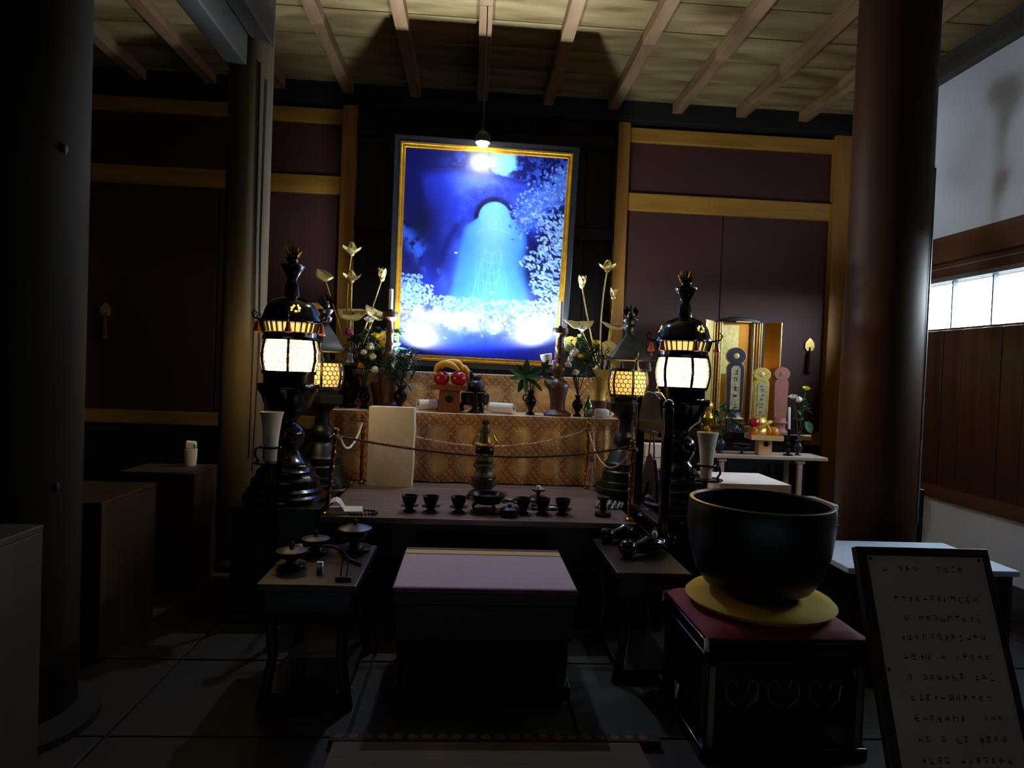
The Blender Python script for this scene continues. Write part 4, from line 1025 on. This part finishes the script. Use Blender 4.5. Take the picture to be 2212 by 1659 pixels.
def lid_bowl(label, x, y, z, r, h):
    t = thing('lidded_bowl', label, 'bowl', (x, y, z), 0, 'lidded bowls on the left side table')
    MB().lathe([(r*.62,0),(r*.66,.012),(r*.3,.025),(r*.28,h*.35),(r*.55,h*.45),(r*.85,h*.6),(r*.92,h*.82)], 26).build('body', 'dark_bronze', t)
    MB().lathe([(r,h*.82),(r*1.02,h*.85),(r*.7,h*.93),(r*.25,h*.99),(r*.1,h)], 28).build('lid', 'blue_bronze', t)
    MB().sph((0,0,h+.012), .013, (1,1,1.1), 10, 7).build('knob', 'dark_bronze', t)
    MB().lathe([(r*.9,.012),(r*1.0,.018),(r*.98,.022),(r*.4,.018)], 26).build('saucer', 'dark_bronze', t)
lid_bowl('tallest lidded dark bowl at the back of the left side table', -.555, 3.44, .55, .083, .135)
lid_bowl('middle lidded dark bowl on the left side table', -.735, 3.37, .55, .068, .09)
lid_bowl('low lidded dark bowl at the left front of the side table', -.79, 3.13, .55, .07, .095)
t = thing('ladle', 'thin curved ladle handle reaching across the left side table', 'ladle', (-.755, 3.29, .55))
MB().tube([(-.02,0,.06),(.06,-.01,.064),(.13,-.02,.058),(.18,-.04,.045),(.21,-.07,.02)], .005, 6).build('handle', 'dark_bronze', t)
MB().lathe([(.015,.04),(.03,.048),(.036,.06),(.034,.06),(.02,.05)], 18, (-.035,0,0)).build('cup', 'dark_bronze', t)
MB().lathe([(.012,0),(.01,.045)], 10, (-.035,0,0)).build('rest', 'dark_bronze', t)
tag(MB().bar((-.592,3.30,.5585),(-.482,3.175,.5585),.014,.016).build('wooden_stick', 'black_wood', bevel=.003), 'short dark stick lying diagonally on the left side table', 'stick')
t = thing('small_packet', 'tiny white and teal packet on the left side table', 'packet', (-.645, 3.06, .55))
B(-.014,.014,-.01,.01,0,.03).build('lower_half', 'teal', t, bevel=.002); B(-.014,.014,-.01,.01,.03,.05).build('upper_half', 'white_paper', t, bevel=.002)
t = thing('brush_rest', 'small dark brush rest at the front of the left side table', 'rest', (-.52, 2.955, .55))
B(-.035,.035,-.012,.012,0,.018).build('bar', 'black_wood', t, bevel=.004)
for s in (-1, 1): MB().tube([(s*.012,0,.015),(s*.014,.02,.05),(s*.008,.03,.09)], .003, 5).build('prong', 'dark_bronze', t)
# mallets
def mallet(label, x, y, rz, s=1):
    t = thing('bulb_mallet', label, 'mallet', (x, y, .55+.04*s), rz, 'two dark bulb-ended mallets')
    MB().sph((0,0,0), .042*s, (1,1,.95), 16, 10).build('head', 'lacquer', t)
    MB().tube([(.03*s,0,0),(.07*s,0,.004),(.10*s,0,.012),(.15*s,0,.005),(.20*s,0,-.015)], [.022*s,.03*s,.042*s,.036*s,.016*s], 12).build('grip', 'lacquer', t)
mallet('dark glossy bulb-ended mallet at the back of the right side table', .800, 3.715, .35, 1.05)
mallet('dark glossy bulb-ended mallet in the middle of the right side table', .848, 3.42, .3, 1.15)
t = ob('dark rounded wooden lump with highlights beside the bell', 'wooden_fish', 'instrument', 1.03, 3.55, .55, [('body', MB().sph((0,0,.04), .055, (1.2,.8,.75), 16, 10), 'lacquer')])
MB().sph((-.01,-.02,.095), .016, (1,1,1.3), 10, 7).build('pale_knob', 'cream_paper', t)

# ---------------------------------------------- gong stand
t = thing('gong_table', 'narrow black table under the hanging gong frame', 'table', (1.095, 3.96, 0))
B(-.08, .085, -.13, .40, .51, .55).build('top', 'black_wood', t, bevel=.004); B(-.07, .075, -.12, .39, 0, .51).build('body', 'black_wood', t, bevel=.004)
gs = thing('gong_stand', 'black lacquered arched frame with a hanging bronze chime', 'gong stand', (1.095, 3.93, .551))
B(-.05,.05,-.36,.36,0,.045).build('base_beam', 'lacquer', gs, bevel=.008)
for s in (-1, 1):
    B(-.026,.026,s*.30-.028,s*.30+.028,.045,.77).build('post', 'lacquer', gs, bevel=.008)
    MB().sph((0,s*.30,.785), .034, (.9,1,1), 14, 9).build('post_cap', 'lacquer', gs)
    B(-.06,.06,s*.30-.05,s*.30+.05,0,.07).build('shoe', 'lacquer', gs, bevel=.01)
mb = MB(); mb.x = Matrix.Rotation(PI/2, 4, 'Z')
mb.prism([(-.27,.62),(.27,.62),(.275,.67),(.225,.75),(.19,.815),(.10,.85),(-.10,.85),(-.19,.815),(-.225,.75),(-.275,.67)], -.02, .02); mb.x = None
mb.build('crossbar', 'lacquer', gs, bevel=.008)
B(-.028,.028,-.22,.22,.60,.628).build('lower_rail', 'lacquer', gs, bevel=.004)
B(-.03,.03,-.275,.275,.10,.13).build('lower_bar', 'table_dark', gs, bevel=.004)
for s in (-1, 1):
    MB().tube([(0,s*.02,.62),(0,s*.05,.52),(0,s*.06,.455)], .005, 6).build('cord', 'rope_brown', gs)
mb = MB(); mb.x = Matrix.Rotation(PI/2, 4, 'Z')
mb.prism([(-.155,.215),(-.09,.235),(-.055,.295),(0,.325),(.055,.295),(.09,.235),(.155,.215),(.155,.29),(.13,.38),(.075,.455),(0,.485),(-.075,.455),(-.13,.38),(-.155,.29)], -.009, .009); mb.x = None
mb.build('chime_plate', 'bell_bronze', gs, bevel=.003)
tag(MB().lathe([(.05,0),(.06,.02),(.055,.05),(.03,.07),(.034,.085),(.01,.1)], 20).build('small_bell', 'dark_bronze', None, (1.10, 4.02, .5965)), 'small dark knobbed bell under the hanging chime', 'bell')

# ================================================================== BIG BELL
bs = thing('bell_stand', 'black stand with worn pale corner strips under the big bell', 'stand', (1.29, 2.83, 0))
B(-.335,.335,-.29,.29,.43,.47).build('top', 'lacquer', bs, bevel=.006)
B(-.345,.345,-.30,.30,.40,.43).build('cornice', 'lacquer', bs, bevel=.005)
for sx in (-1, 1):
    for sy in (-1, 1):
        B(sx*.30-.025, sx*.30+.025, sy*.255-.025, sy*.255+.025, 0, .40).build('leg', 'lacquer', bs, bevel=.005)
        B(sx*.30-.012+sx*.0, sx*.30+.012, sy*.282-.002, sy*.282+.002, .05, .37).build('corner_strip', 'gold_trim', bs)
for sy in (-1, 1):
    B(-.28,.28,sy*.25-.008,sy*.25+.008,.12,.40).build('panel', 'black_wood', bs, bevel=.003)
    mb = MB()
    for k in range(3):
        cx = -.17+k*.17
        for s in (-1, 1): mb.tube([(cx+s*.02,sy*.262,.2),(cx+s*.06,sy*.262,.23),(cx+s*.065,sy*.262,.29),(cx+s*.03,sy*.262,.31),(cx+s*.02,sy*.262,.27)], .004, 5)
    mb.build('scroll_carving', 'gold_trim', bs)
for sx in (-1, 1): B(sx*.30-.008,sx*.30+.008,-.23,.23,.12,.40).build('panel', 'black_wood', bs, bevel=.003)
B(-.34,.34,-.295,.295,.0,.05).build('plinth', 'lacquer', bs, bevel=.006)
rc = thing('red_cushion', 'square red cushion on the bell stand', 'cushion', (1.29, 2.83, .471))
mb = MB(); n = 20; vs = []
for j in range(n+1):
    for i in range(n+1):
        a, b = -1+2*i/n, -1+2*j/n; e = (1-abs(a)**6)*(1-abs(b)**6); vs.append((a*.33*(1-.02*(1-abs(b))), b*.285, .012+.033*e**.5))
mb.add(vs, [(j*(n+1)+i, j*(n+1)+i+1, (j+1)*(n+1)+i+1, (j+1)*(n+1)+i) for j in range(n) for i in range(n)]); mb.build('cushion_top', 'red_cushion', rc)
B(-.328,.328,-.283,.283,0,.014).build('cushion_base', 'red_cushion', rc, bevel=.005)
for sx in (-1, 1):
    for sy in (-1, 1): MB().lathe([(.002,0),(.009,-.01),(.012,-.05)], 8, (sx*.33, sy*.285, .012)).build('corner_tassel', 'cream_paper', rc)
yc = thing('yellow_cushion', 'round yellow cushion between the bell and the red cushion', 'cushion', (1.30, 2.85, .515))
MB().lathe([(.02,0),(.26,.002),(.30,.012),(.315,.03),(.30,.045),(.25,.052),(.02,.05)], 44).build('cushion', 'yellow_cushion', yc)
be = thing('bowl_bell', 'very large black bronze bowl bell with a worn rim', 'bell', (1.29, 2.86, .566))
P = [(.10,0),(.17,.008),(.225,.04),(.265,.10),(.295,.20),(.307,.30),(.305,.37),(.300,.395)]
MB().lathe(P+[(.284,.395),(.286,.36),(.288,.30),(.276,.20),(.245,.10),(.20,.05),(.10,.03)], 64).build('bowl', 'bell_bronze', be)
MB().lathe([(.301,.393),(.302,.401),(.296,.404),(.287,.404),(.283,.396)], 64, cap=False).build('rim', 'bell_rim', be)

# ================================================================== RIGHT: SHRINE, TABLETS, DESK
bt_ = thing('altar_table', 'black lacquered altar table with gilt corner mounts at right', 'table', (2.78, 6.55, 0))
B(-.62,.46,-.40,.35,.925,.99).build('top', 'lacquer', bt_, bevel=.006)
B(-.56,.42,-.34,.32,.70,.925).build('apron', 'black_wood', bt_, bevel=.004)
for sx in (-.56, .40):
    for sy in (-.34, .28): B(sx-.03,sx+.03,sy-.03,sy+.03,0,.72).build('leg', 'black_wood', bt_, bevel=.004)
for x0, x1 in ((-.622,-.43),(.325,.462)): B(x0,x1,-.404,-.396,.935,.982).build('gilt_mount', 'gold', bt_, bevel=.002)
sh_ = thing('gilt_shrine', 'open gilded folding shrine behind the memorial tablets', 'shrine', (2.745, 6.75, .991))
B(-.18,.17,.08,.10,0,1.08).build('back_panel', 'amber_gilt', sh_, bevel=.002)
B(-.175,.02,.068,.079,.55,1.06).build('back_leaf', 'gilt_light', sh_, bevel=.002)
for s, x in ((-1,-.215),(1,.205)):
    for dx, w, m in ((-.04,.018,'gilt_light'),(-.012,.02,'amber_gilt'),(.018,.016,'gilt'),(.04,.016,'gilt_light')):
        MB().lathe([(w*.6,0),(w*.6,1.09)], 10, (x+dx, .03+.01*abs(dx)*10, 0)).build('column', m, sh_)
MB().bar((-.28,.0,.545),(-.395,-.11,.545),.012,1.09,(0,0,1)).build('door', 'gilt_light', sh_, bevel=.002)
MB().bar((.265,.0,.545),(.40,-.08,.545),.012,1.09,(0,0,1)).build('door', 'amber_gilt', sh_, bevel=.002)
MB().tube([(-.395,-.112,0),(-.395,-.112,1.09)], .008, 6).build('door_edge', 'gilt_light', sh_)
MB().tube([(.40,-.082,0),(.40,-.082,1.09)], .008, 6).build('door_edge', 'gilt_light', sh_)
mb = MB(); mb.prism([(-.24,1.085),(-.20,1.115),(-.08,1.135),(.08,1.13),(.18,1.11),(.22,1.08)], -.04, .06); mb.build('canopy', 'lacquer', sh_, bevel=.006)
B(-.06,.10,-.05,-.03,1.082,1.092).build('canopy_trim', 'gilt', sh_)
B(-.42,.42,-.14,.12,0,.03).build('base', 'amber_gilt', sh_, bevel=.004)
def glyphs(mb, cols, rows, x0, z1, cw, ch, y, rr, xs=.85):
    for c in range(cols):
        for r in range(rows):
            cx, cz = x0+cw*(c+.5), z1-ch*(r+.5); a, b = cw*.40*xs, ch*.36
            for k in range(rr.randint(3,5)):
                if rr.random() < .55: z = cz+rr.uniform(-b,b); xa = cx-a*rr.uniform(.4,1); xb = cx+a*rr.uniform(.4,1); th = ch*.045; q = [(xa,y,z-th),(xb,y,z-th+ch*.02),(xb,y,z+th+ch*.02),(xa,y,z+th)]
                else: x = cx+rr.uniform(-a,a)*.8; za = cz-b*rr.uniform(.4,1); zb = cz+b*rr.uniform(.4,1); th = cw*.045; d = rr.uniform(-.2,.2)*cw; q = [(x-th+d,y,za),(x+th+d,y,za),(x+th,y,zb),(x-th,y,zb)]
                mb.add(q, [(0,1,2,3)])
def oval(cx, cz, a, b, n=24): return [(cx+a*math.cos(2*PI*i/n), cz+b*math.sin(2*PI*i/n)) for i in range(n)]
def tablet(label, x, y, z, w, h, m, edge, face, base_m, text):
    t = thing('memorial_tablet', label, 'tablet', (x, y, z), 0, 'three memorial tablets')
    hw = w/2; bh = h*.24
    MB().lathe([(w*.62,0),(w*.62,.02),(w*.5,.035),(w*.42,bh*.4),(w*.52,bh*.62),(w*.56,bh*.68),(w*.5,bh*.74),(w*.44,bh)], 28, sy=.6).build('lotus_base', base_m, t)
    MB().lathe([(w*.57,bh*.64),(w*.59,bh*.68),(w*.57,bh*.72)], 28, sy=.62, cap=False).build('base_rim', edge, t)
    z0, z1 = bh, h*.80
    outl = [(-hw*.9,z0),(hw*.9,z0),(hw,z1-.03),(hw*.85,z1),(hw*.5,z1+.018),(-hw*.5,z1+.018),(-hw*.85,z1),(-hw,z1-.03)]
    MB().prism(outl, -.014, .014).build('slab', m, t, bevel=.002)
    MB().prism([(a*1.06,(b-(z0+z1)/2)*1.02+(z0+z1)/2) for a, b in outl], -.008, .012).build('slab_edge', edge, t)
    hc = z1+h*.10
    MB().prism(oval(0,hc,hw*1.12,h*.098), -.016, .014).build('cloud_head', m, t, bevel=.002)
    MB().prism(oval(0,hc,hw*1.19,h*.106), -.010, .012).build('cloud_edge', edge, t)
    md = MB().lathe([(hw*.34,0),(hw*.30,.004),(hw*.1,.006)], 16).build('medallion', edge, t); md.location = (0,-.016,hc); md.rotation_euler = (PI/2,0,0)
    if face:
        MB().prism([(-hw*.55,z0+.02),(hw*.55,z0+.02),(hw*.55,z1-.04),(hw*.3,z1-.012),(-hw*.3,z1-.012),(-hw*.55,z1-.04)], -.018, -.014).build('face', face, t)
        mb = MB(); glyphs(mb, 1, text, -hw*.42, z1-.03, hw*.84, (z1-z0-.06)/text, -.0186, random.Random(int(x*100))); tag(mb.build('lettering', 'ink', t, smooth=False), kind='stuff')
    return t
tablet('tall dark memorial tablet with a lettered face in the gilded shrine', 2.475+.03, 6.22, .991, .165, .80, 'tablet_dark', 'gilt_light', 'tablet_face', 'tablet_dark', 5)
tablet('ornate pale gold memorial tablet in the middle of the three', 2.745, 6.18, .991, .145, .615, 'gilt', 'gilt_light', 'tablet_face', 'gilt', 7)
tablet('plain reddish memorial tablet at the right of the three', 2.955, 6.22, .991, .135, .63, 'tablet_red', 'tablet_red', None, 'tablet_red', 0)
# gilt vase-like ornament beside
ob('small gilt openwork vase left of the dark memorial tablet', 'gilt_ornament', 'ornament', 2.24, 6.20, .991,
   [('bowl', MB().lathe([(.04,0),(.045,.02),(.02,.05),(.05,.09),(.065,.13),(.05,.17),(.03,.19)], 20), 'gold'), ('bloom', MB().sph((0,0,.24), .06, (1,1,.9), 12, 8), 'gilt')])
# desk
dk = thing('narrow_desk', 'narrow pale wooden desk before the altar table at right', 'table', (2.58, 5.74, 0))
B(-.50,.52,-.16,.16,.815,.845).build('top', 'desk_wood', dk, bevel=.004)
for sx in (-.40,.29):
    for sy in (-.12,.12): B(sx-.018,sx+.018,sy-.018,sy+.018,0,.79).build('leg', 'desk_wood', dk, bevel=.003); B(sx-.035,sx+.035,sy-.025,sy+.025,.785,.816).build('bracket', 'desk_wood', dk, bevel=.003)
DZ = .846
s2 = thing('offering_stand', 'pale wooden offering stand with a round hole on the narrow desk', 'stand', (2.585, 5.72, DZ), math.radians(-8))
MB().prism([(-.055,0),(.055,0),(.055,.13),(-.055,.13)], -.06, .06).build('pedestal', 'pale_wood', s2)
MB().lathe([(.024,0),(.024,.003)], 20).build('hole', 'hole', s2, (.005,-.0605,.095)).rotation_euler = (PI/2,0,0)
B(-.13,.13,-.11,.11,.13,.14).build('tray_base', 'pale_wood', s2)
for a in ((-.135,.135,-.116,-.106),(-.135,.135,.106,.116),(-.135,-.125,-.106,.106),(.125,.135,-.106,.106)): B(*a,.13,.172).build('tray_rim','pale_wood',s2)
apple('red apple on the pale offering stand at right', 2.50, 5.74, DZ+.225, .048)
apple('orange fruit half hidden under the red apple at right', 2.50, 5.74, DZ+.1405, .045, 'persimmon', 'orange', False)
apple('orange-brown persimmon on the pale offering stand', 2.655, 5.70, DZ+.1405, .056, 'persimmon', 'persimmon', False)
banana('yellow banana leaning on the pale offering stand', [(2.50,5.66,DZ+.185),(2.515,5.645,DZ+.225),(2.55,5.64,DZ+.262),(2.60,5.65,DZ+.285),(2.63,5.67,DZ+.29)], .018)
banana('short banana beside the persimmon on the pale stand', [(2.605,5.65,DZ+.182),(2.60,5.64,DZ+.215),(2.58,5.645,DZ+.25),(2.57,5.66,DZ+.275)], .014)
cs = thing('candlestick', 'slender dark candlestick on the narrow desk at right', 'candlestick', (2.79, 5.68, DZ))
MB().lathe([(.04,0),(.042,.008),(.012,.02),(.010,.03)]+[(q, .03+i*.018) for i, q in enumerate((.012,.02,.012,.012,.019,.012,.012,.017,.011,.010,.010))]+[(.03,.222),(.034,.228),(.012,.23)], 18).build('shaft', 'dark_bronze', cs)
cd = thing('candle', 'slim white candle on the dark candlestick at right', 'candle', (2.79, 5.68, DZ+.231))
MB().lathe([(.011,0),(.011,.186),(.008,.19)], 14).build('wax', 'candle', cd); cd.rotation_euler.y = -.04
MB().tube([(0,0,.188),(.001,0,.197)], .0014, 5).build('wick', 'stem_brown', cd)
fv = thing('flower_vase', 'small vase with one yellow and one white chrysanthemum on the desk', 'vase', (2.90, 5.72, DZ))
vase_mb(.13, .035, .016, .026).build('vase', 'blue_bronze', fv)
stems(fv, (0,0,.12), [(.03,-.02,.56),(-.07,-.02,.48),(.05,0,.30)])
mum(fv, (.03,-.03,.57), .045, 'mum_yellow'); mum(fv, (-.08,-.03,.49), .05, 'mum_white', (-.3,-.3,1)); spray(fv, (-.03,-.03,.485), .03, 'mum_white')
foliage(fv, [(.02,-.02,.48),(-.03,-.02,.40),(.04,-.02,.40),(.0,-.02,.30)], .09, .035, 'leaf_bright', n=6, seed=31)
MB().leaf((.05,-.03,.30), (.4,-.2,-1), .11, .07, (0,-1,0), .1, 6).build('leaf', 'leaf_bright', fv)
gv = thing('leaf_vase', 'vase with loose green sprigs behind the right white cup', 'vase', (2.19, 5.70, DZ))
vase_mb(.15, .045, .02, .03).build('vase', 'blue_bronze', gv)
stems(gv, (0,0,.14), [(-.05,0,.35),(.06,0,.38),(.0,0,.42),(.12,0,.30),(.2,0,.26)])
foliage(gv, [(-.05,-.02,.34),(.06,-.02,.36),(0,-.02,.40),(.10,-.02,.28),(-.03,-.02,.26),(.05,-.02,.22),(.18,-.02,.25),(.13,-.02,.20)], .10, .03, 'needle_green', n=9, seed=41)
foliage(gv, [(.02,-.03,.40),(.16,-.03,.24)], .10, .035, 'leaf_bright', n=4, seed=44)
ob('stacked dark dishes on a small foot on the narrow desk', 'footed_dish', 'dish', 2.385, 5.70, DZ,
   [('foot', MB().lathe([(.035,0),(.03,.006),(.01,.012),(.012,.04)], 18), 'blue_bronze'), ('lower_dish', MB().lathe([(.012,.038),(.05,.044),(.068,.058),(.07,.062),(.02,.05)], 24), 'blue_bronze'), ('upper_dish', MB().lathe([(.02,.058),(.055,.072),(.074,.084),(.075,.088),(.02,.07)], 24), 'blue_bronze')])
# white draped box and other white boxes
wx = thing('draped_box', 'white cloth-covered box in front of the narrow desk', 'box', (2.06, 4.93, 0))
B(-.255,.255,-.27,.27,0,.74).build('body', 'desk_wood', wx); 
mb = MB(); n = 44
ring = []
for i in range(n):
    q = i/n*4; s = int(q); f = q-s; a, b = .262, .277; c = [(-a,-b),(a,-b),(a,b),(-a,b)]
    ring.append((c[s][0]+(c[(s+1) % 4][0]-c[s][0])*f, c[s][1]+(c[(s+1) % 4][1]-c[s][1])*f))
vs = [(x, y, .75) for x, y in ring]+[(x*(1+.012*math.sin(i*1.9)), y*(1+.012*math.sin(i*1.9)), .45) for i, (x, y) in enumerate(ring)]
mb.add(vs, [tuple(range(n))]+[(i, n+i, n+(i+1) % n, (i+1) % n) for i in range(n)]); mb.build('cloth', 'white_cloth', wx, angle=50)
t = thing('white_case', 'white case between the big bell and the dark pillar', 'case', (2.03, 3.99, .655))
B(-.185,.185,-.14,.14,0,.085).build('case_body', 'white_plastic', t, bevel=.006); B(-.187,.187,-.142,.142,.085,.115).build('case_lid', 'white_plastic', t, bevel=.006)
t = thing('case_stand', 'dark stand under the white case beside the pillar', 'stand', (2.03, 3.99, 0))
B(-.19,.19,-.15,.15,.62,.654).build('top', 'table_dark', t, bevel=.005); B(-.17,.17,-.13,.13,0,.62).build('body', 'table_dark', t, bevel=.004)
wp = thing('white_carton', 'white carton seen through the gong frame', 'box', (1.60, 5.42, 0))
B(-.16,.16,-.06,.06,.55,.94).build('carton', 'white_paper', wp, bevel=.004); B(-.17,.17,-.08,.08,0,.55).build('crate', 'table_dark', wp, bevel=.004); B(-.161,.161,-.0615,.0615,.83,.835).build('lid_seam', 'ink', wp)
# wall ornaments
def wall_orn(label, x, z):
    t = thing('wall_ornament', label, 'ornament', (x, 7.345, z), 0, 'gilt wall ornaments with tassels')
    MB().prism([(-.055,-.02),(-.05,.03),(-.02,.07),(0,.085),(.02,.07),(.05,.03),(.055,-.02),(.03,-.06),(.012,-.06),(.012,-.02),(-.012,-.02),(-.012,-.06),(-.03,-.06)], -.006, .004).build('plate', 'gilt', t)
    MB().lathe([(.012,0),(.026,-.04),(.034,-.2),(.036,-.24)], 12, (0,-.022,-.06)).build('tassel', 'tassel', t)
    MB().tube([(0,-.015,-.02),(0,-.022,-.065)], .006, 6).build('cord', 'tassel', t)
wall_orn('round gilt wall ornament with dark tassel on the right red panel', 3.80, 1.90)
wall_orn('round gilt wall ornament with dark tassel on the dark left panel', -3.86, 1.96)

# ================================================================== RIGHT FRONT: CABINET AND SIGN
cb = thing('low_cabinet', 'low dark cabinet with a window-lit top behind the notice board', 'cabinet', (2.37, 3.50, 0))
B(-.45,.455,-.28,.28,.545,.575).build('top', 'cabinet_cover', cb, bevel=.004); B(-.43,.435,-.26,.26,.03,.545).build('body', 'black_wood', cb, bevel=.004); B(-.44,.445,-.27,.27,0,.03).build('plinth', 'black_wood', cb, bevel=.003)
for s in (-.215, .22): B(s-.19,s+.19,-.272,-.258,.07,.52).build('door', 'black_wood', cb, bevel=.004); MB().sph((s+(.14 if s < 0 else -.14),-.28,.32), .012, (1,1,1), 10, 7).build('knob', 'dark_bronze', cb)
sg = thing('notice_board', 'leaning framed notice board with rows of blurred writing', 'sign', (1.625, 1.935, 0))
sg.rotation_euler = (math.radians(-21.5), 0, 0)
SH = .985
B(-.245,.245,-.012,.012,.0,SH).build('board', 'sign_frame', sg, bevel=.004)
frame_mb(-.245,.245,0,SH,.022,-.02,-.010).build('frame', 'sign_frame', sg, bevel=.003)
B(-.205,.222,-.0145,-.012,.03,SH-.03).build('paper', 'sign_paper', sg)
mb = MB(); rr = random.Random(77); zt = SH-.06
mb_rows = [(zt, -.16, 12, .0275)]+[(zt-.10-.062*i, -.14, 12, .026) for i in range(13)]
for z, x0, nC, cw in mb_rows:
    x = x0
    for c in range(nC):
        if rr.random() < .13: x += cw; continue
        glyphs(mb, 1, 1, x, z, cw, .030, -.0149, rr); x += cw
tag(mb.build('lettering', 'ink', sg, smooth=False), kind='stuff')
for x, z in ((-.195,SH-.04),(.205,SH-.04),(-.195,SH-.40)): MB().sph((x,-.016,z), .006, (1,.5,1), 10, 6).build('pin', 'stem_brown', sg)
st_ = MB().bar((0,.012,SH*.8),(0,.40,SH*.18),.03,.02).build('prop', 'sign_frame', sg)

# ================================================================== LEFT: BOXES
def wooden_box(label, x0, x1, y0, y1, z):
    t = thing('wooden_box', label, 'box', ((x0+x1)/2, (y0+y1)/2, 0), 0, 'plain wooden boxes along the left'); a, b = (x1-x0)/2, (y1-y0)/2
    B(-a,a,-b,b,z-.025,z).build('lid', 'box_wood', t, bevel=.004)
    for s in (-1, 1): B(s*(a-.012)-.012,s*(a-.012)+.012,-b+.005,b-.005,0,z-.025).build('side_board', 'box_wood', t, bevel=.003); B(-a+.024,a-.024,s*(b-.014)-.008,s*(b-.014)+.008,0,z-.025).build('end_board', 'box_wood', t, bevel=.003)
    return t
wooden_box('tall plain wooden box just right of the left pillar', -2.30, -1.745, 3.33, 3.90, .785)
wooden_box('plain wooden box carrying the white air freshener', -2.20, -1.735, 4.40, 4.79, .76)
wooden_box('dim wooden box at the far lower left in front of the pillar', -2.05, -1.46, 1.95, 2.42, .90)
af = thing('air_freshener', 'white air freshener bottle on a wooden box', 'air freshener', (-1.885, 4.70, .76), .3)
MB().lathe([(.034,0),(.036,.006),(.041,.06),(.043,.115),(.04,.118)], 22, sy=.8).build('body', 'white_plastic', af)
MB().prism([(-.034,.118),(.036,.118),(.036,.15),(.034,.165),(-.030,.172),(-.034,.15)], -.026, .026).build('cap', 'white_plastic', af, bevel=.008)
B(.018,.032,-.028,-.02,.125,.148).build('vent', 'mullion', af)

# ================================================================== HANGING BULB
hb = thing('hanging_bulb', 'white bulb hanging on a cord in front of the picture top', 'lamp', (.030, 5.33, 3.30))
MB().tube([(0,0,.08),(.002,0,.6),(0,0,1.05)], .005, 6).build('cord', 'cable', hb)
MB().lathe([(.0545,-.026),(.058,-.026),(.057,.02),(.040,.052),(.018,.066),(.016,.088),(.006,.092),(.004,.068),(.053,.025)], 24, cap=False).build('socket', 'cable', hb)  # socket widened into a shade, added to keep bulb light off the ceiling
MB().sph((0,0,-.008), .052, (1,1,1.05), 22, 16).build('bulb', 'bulb', hb)
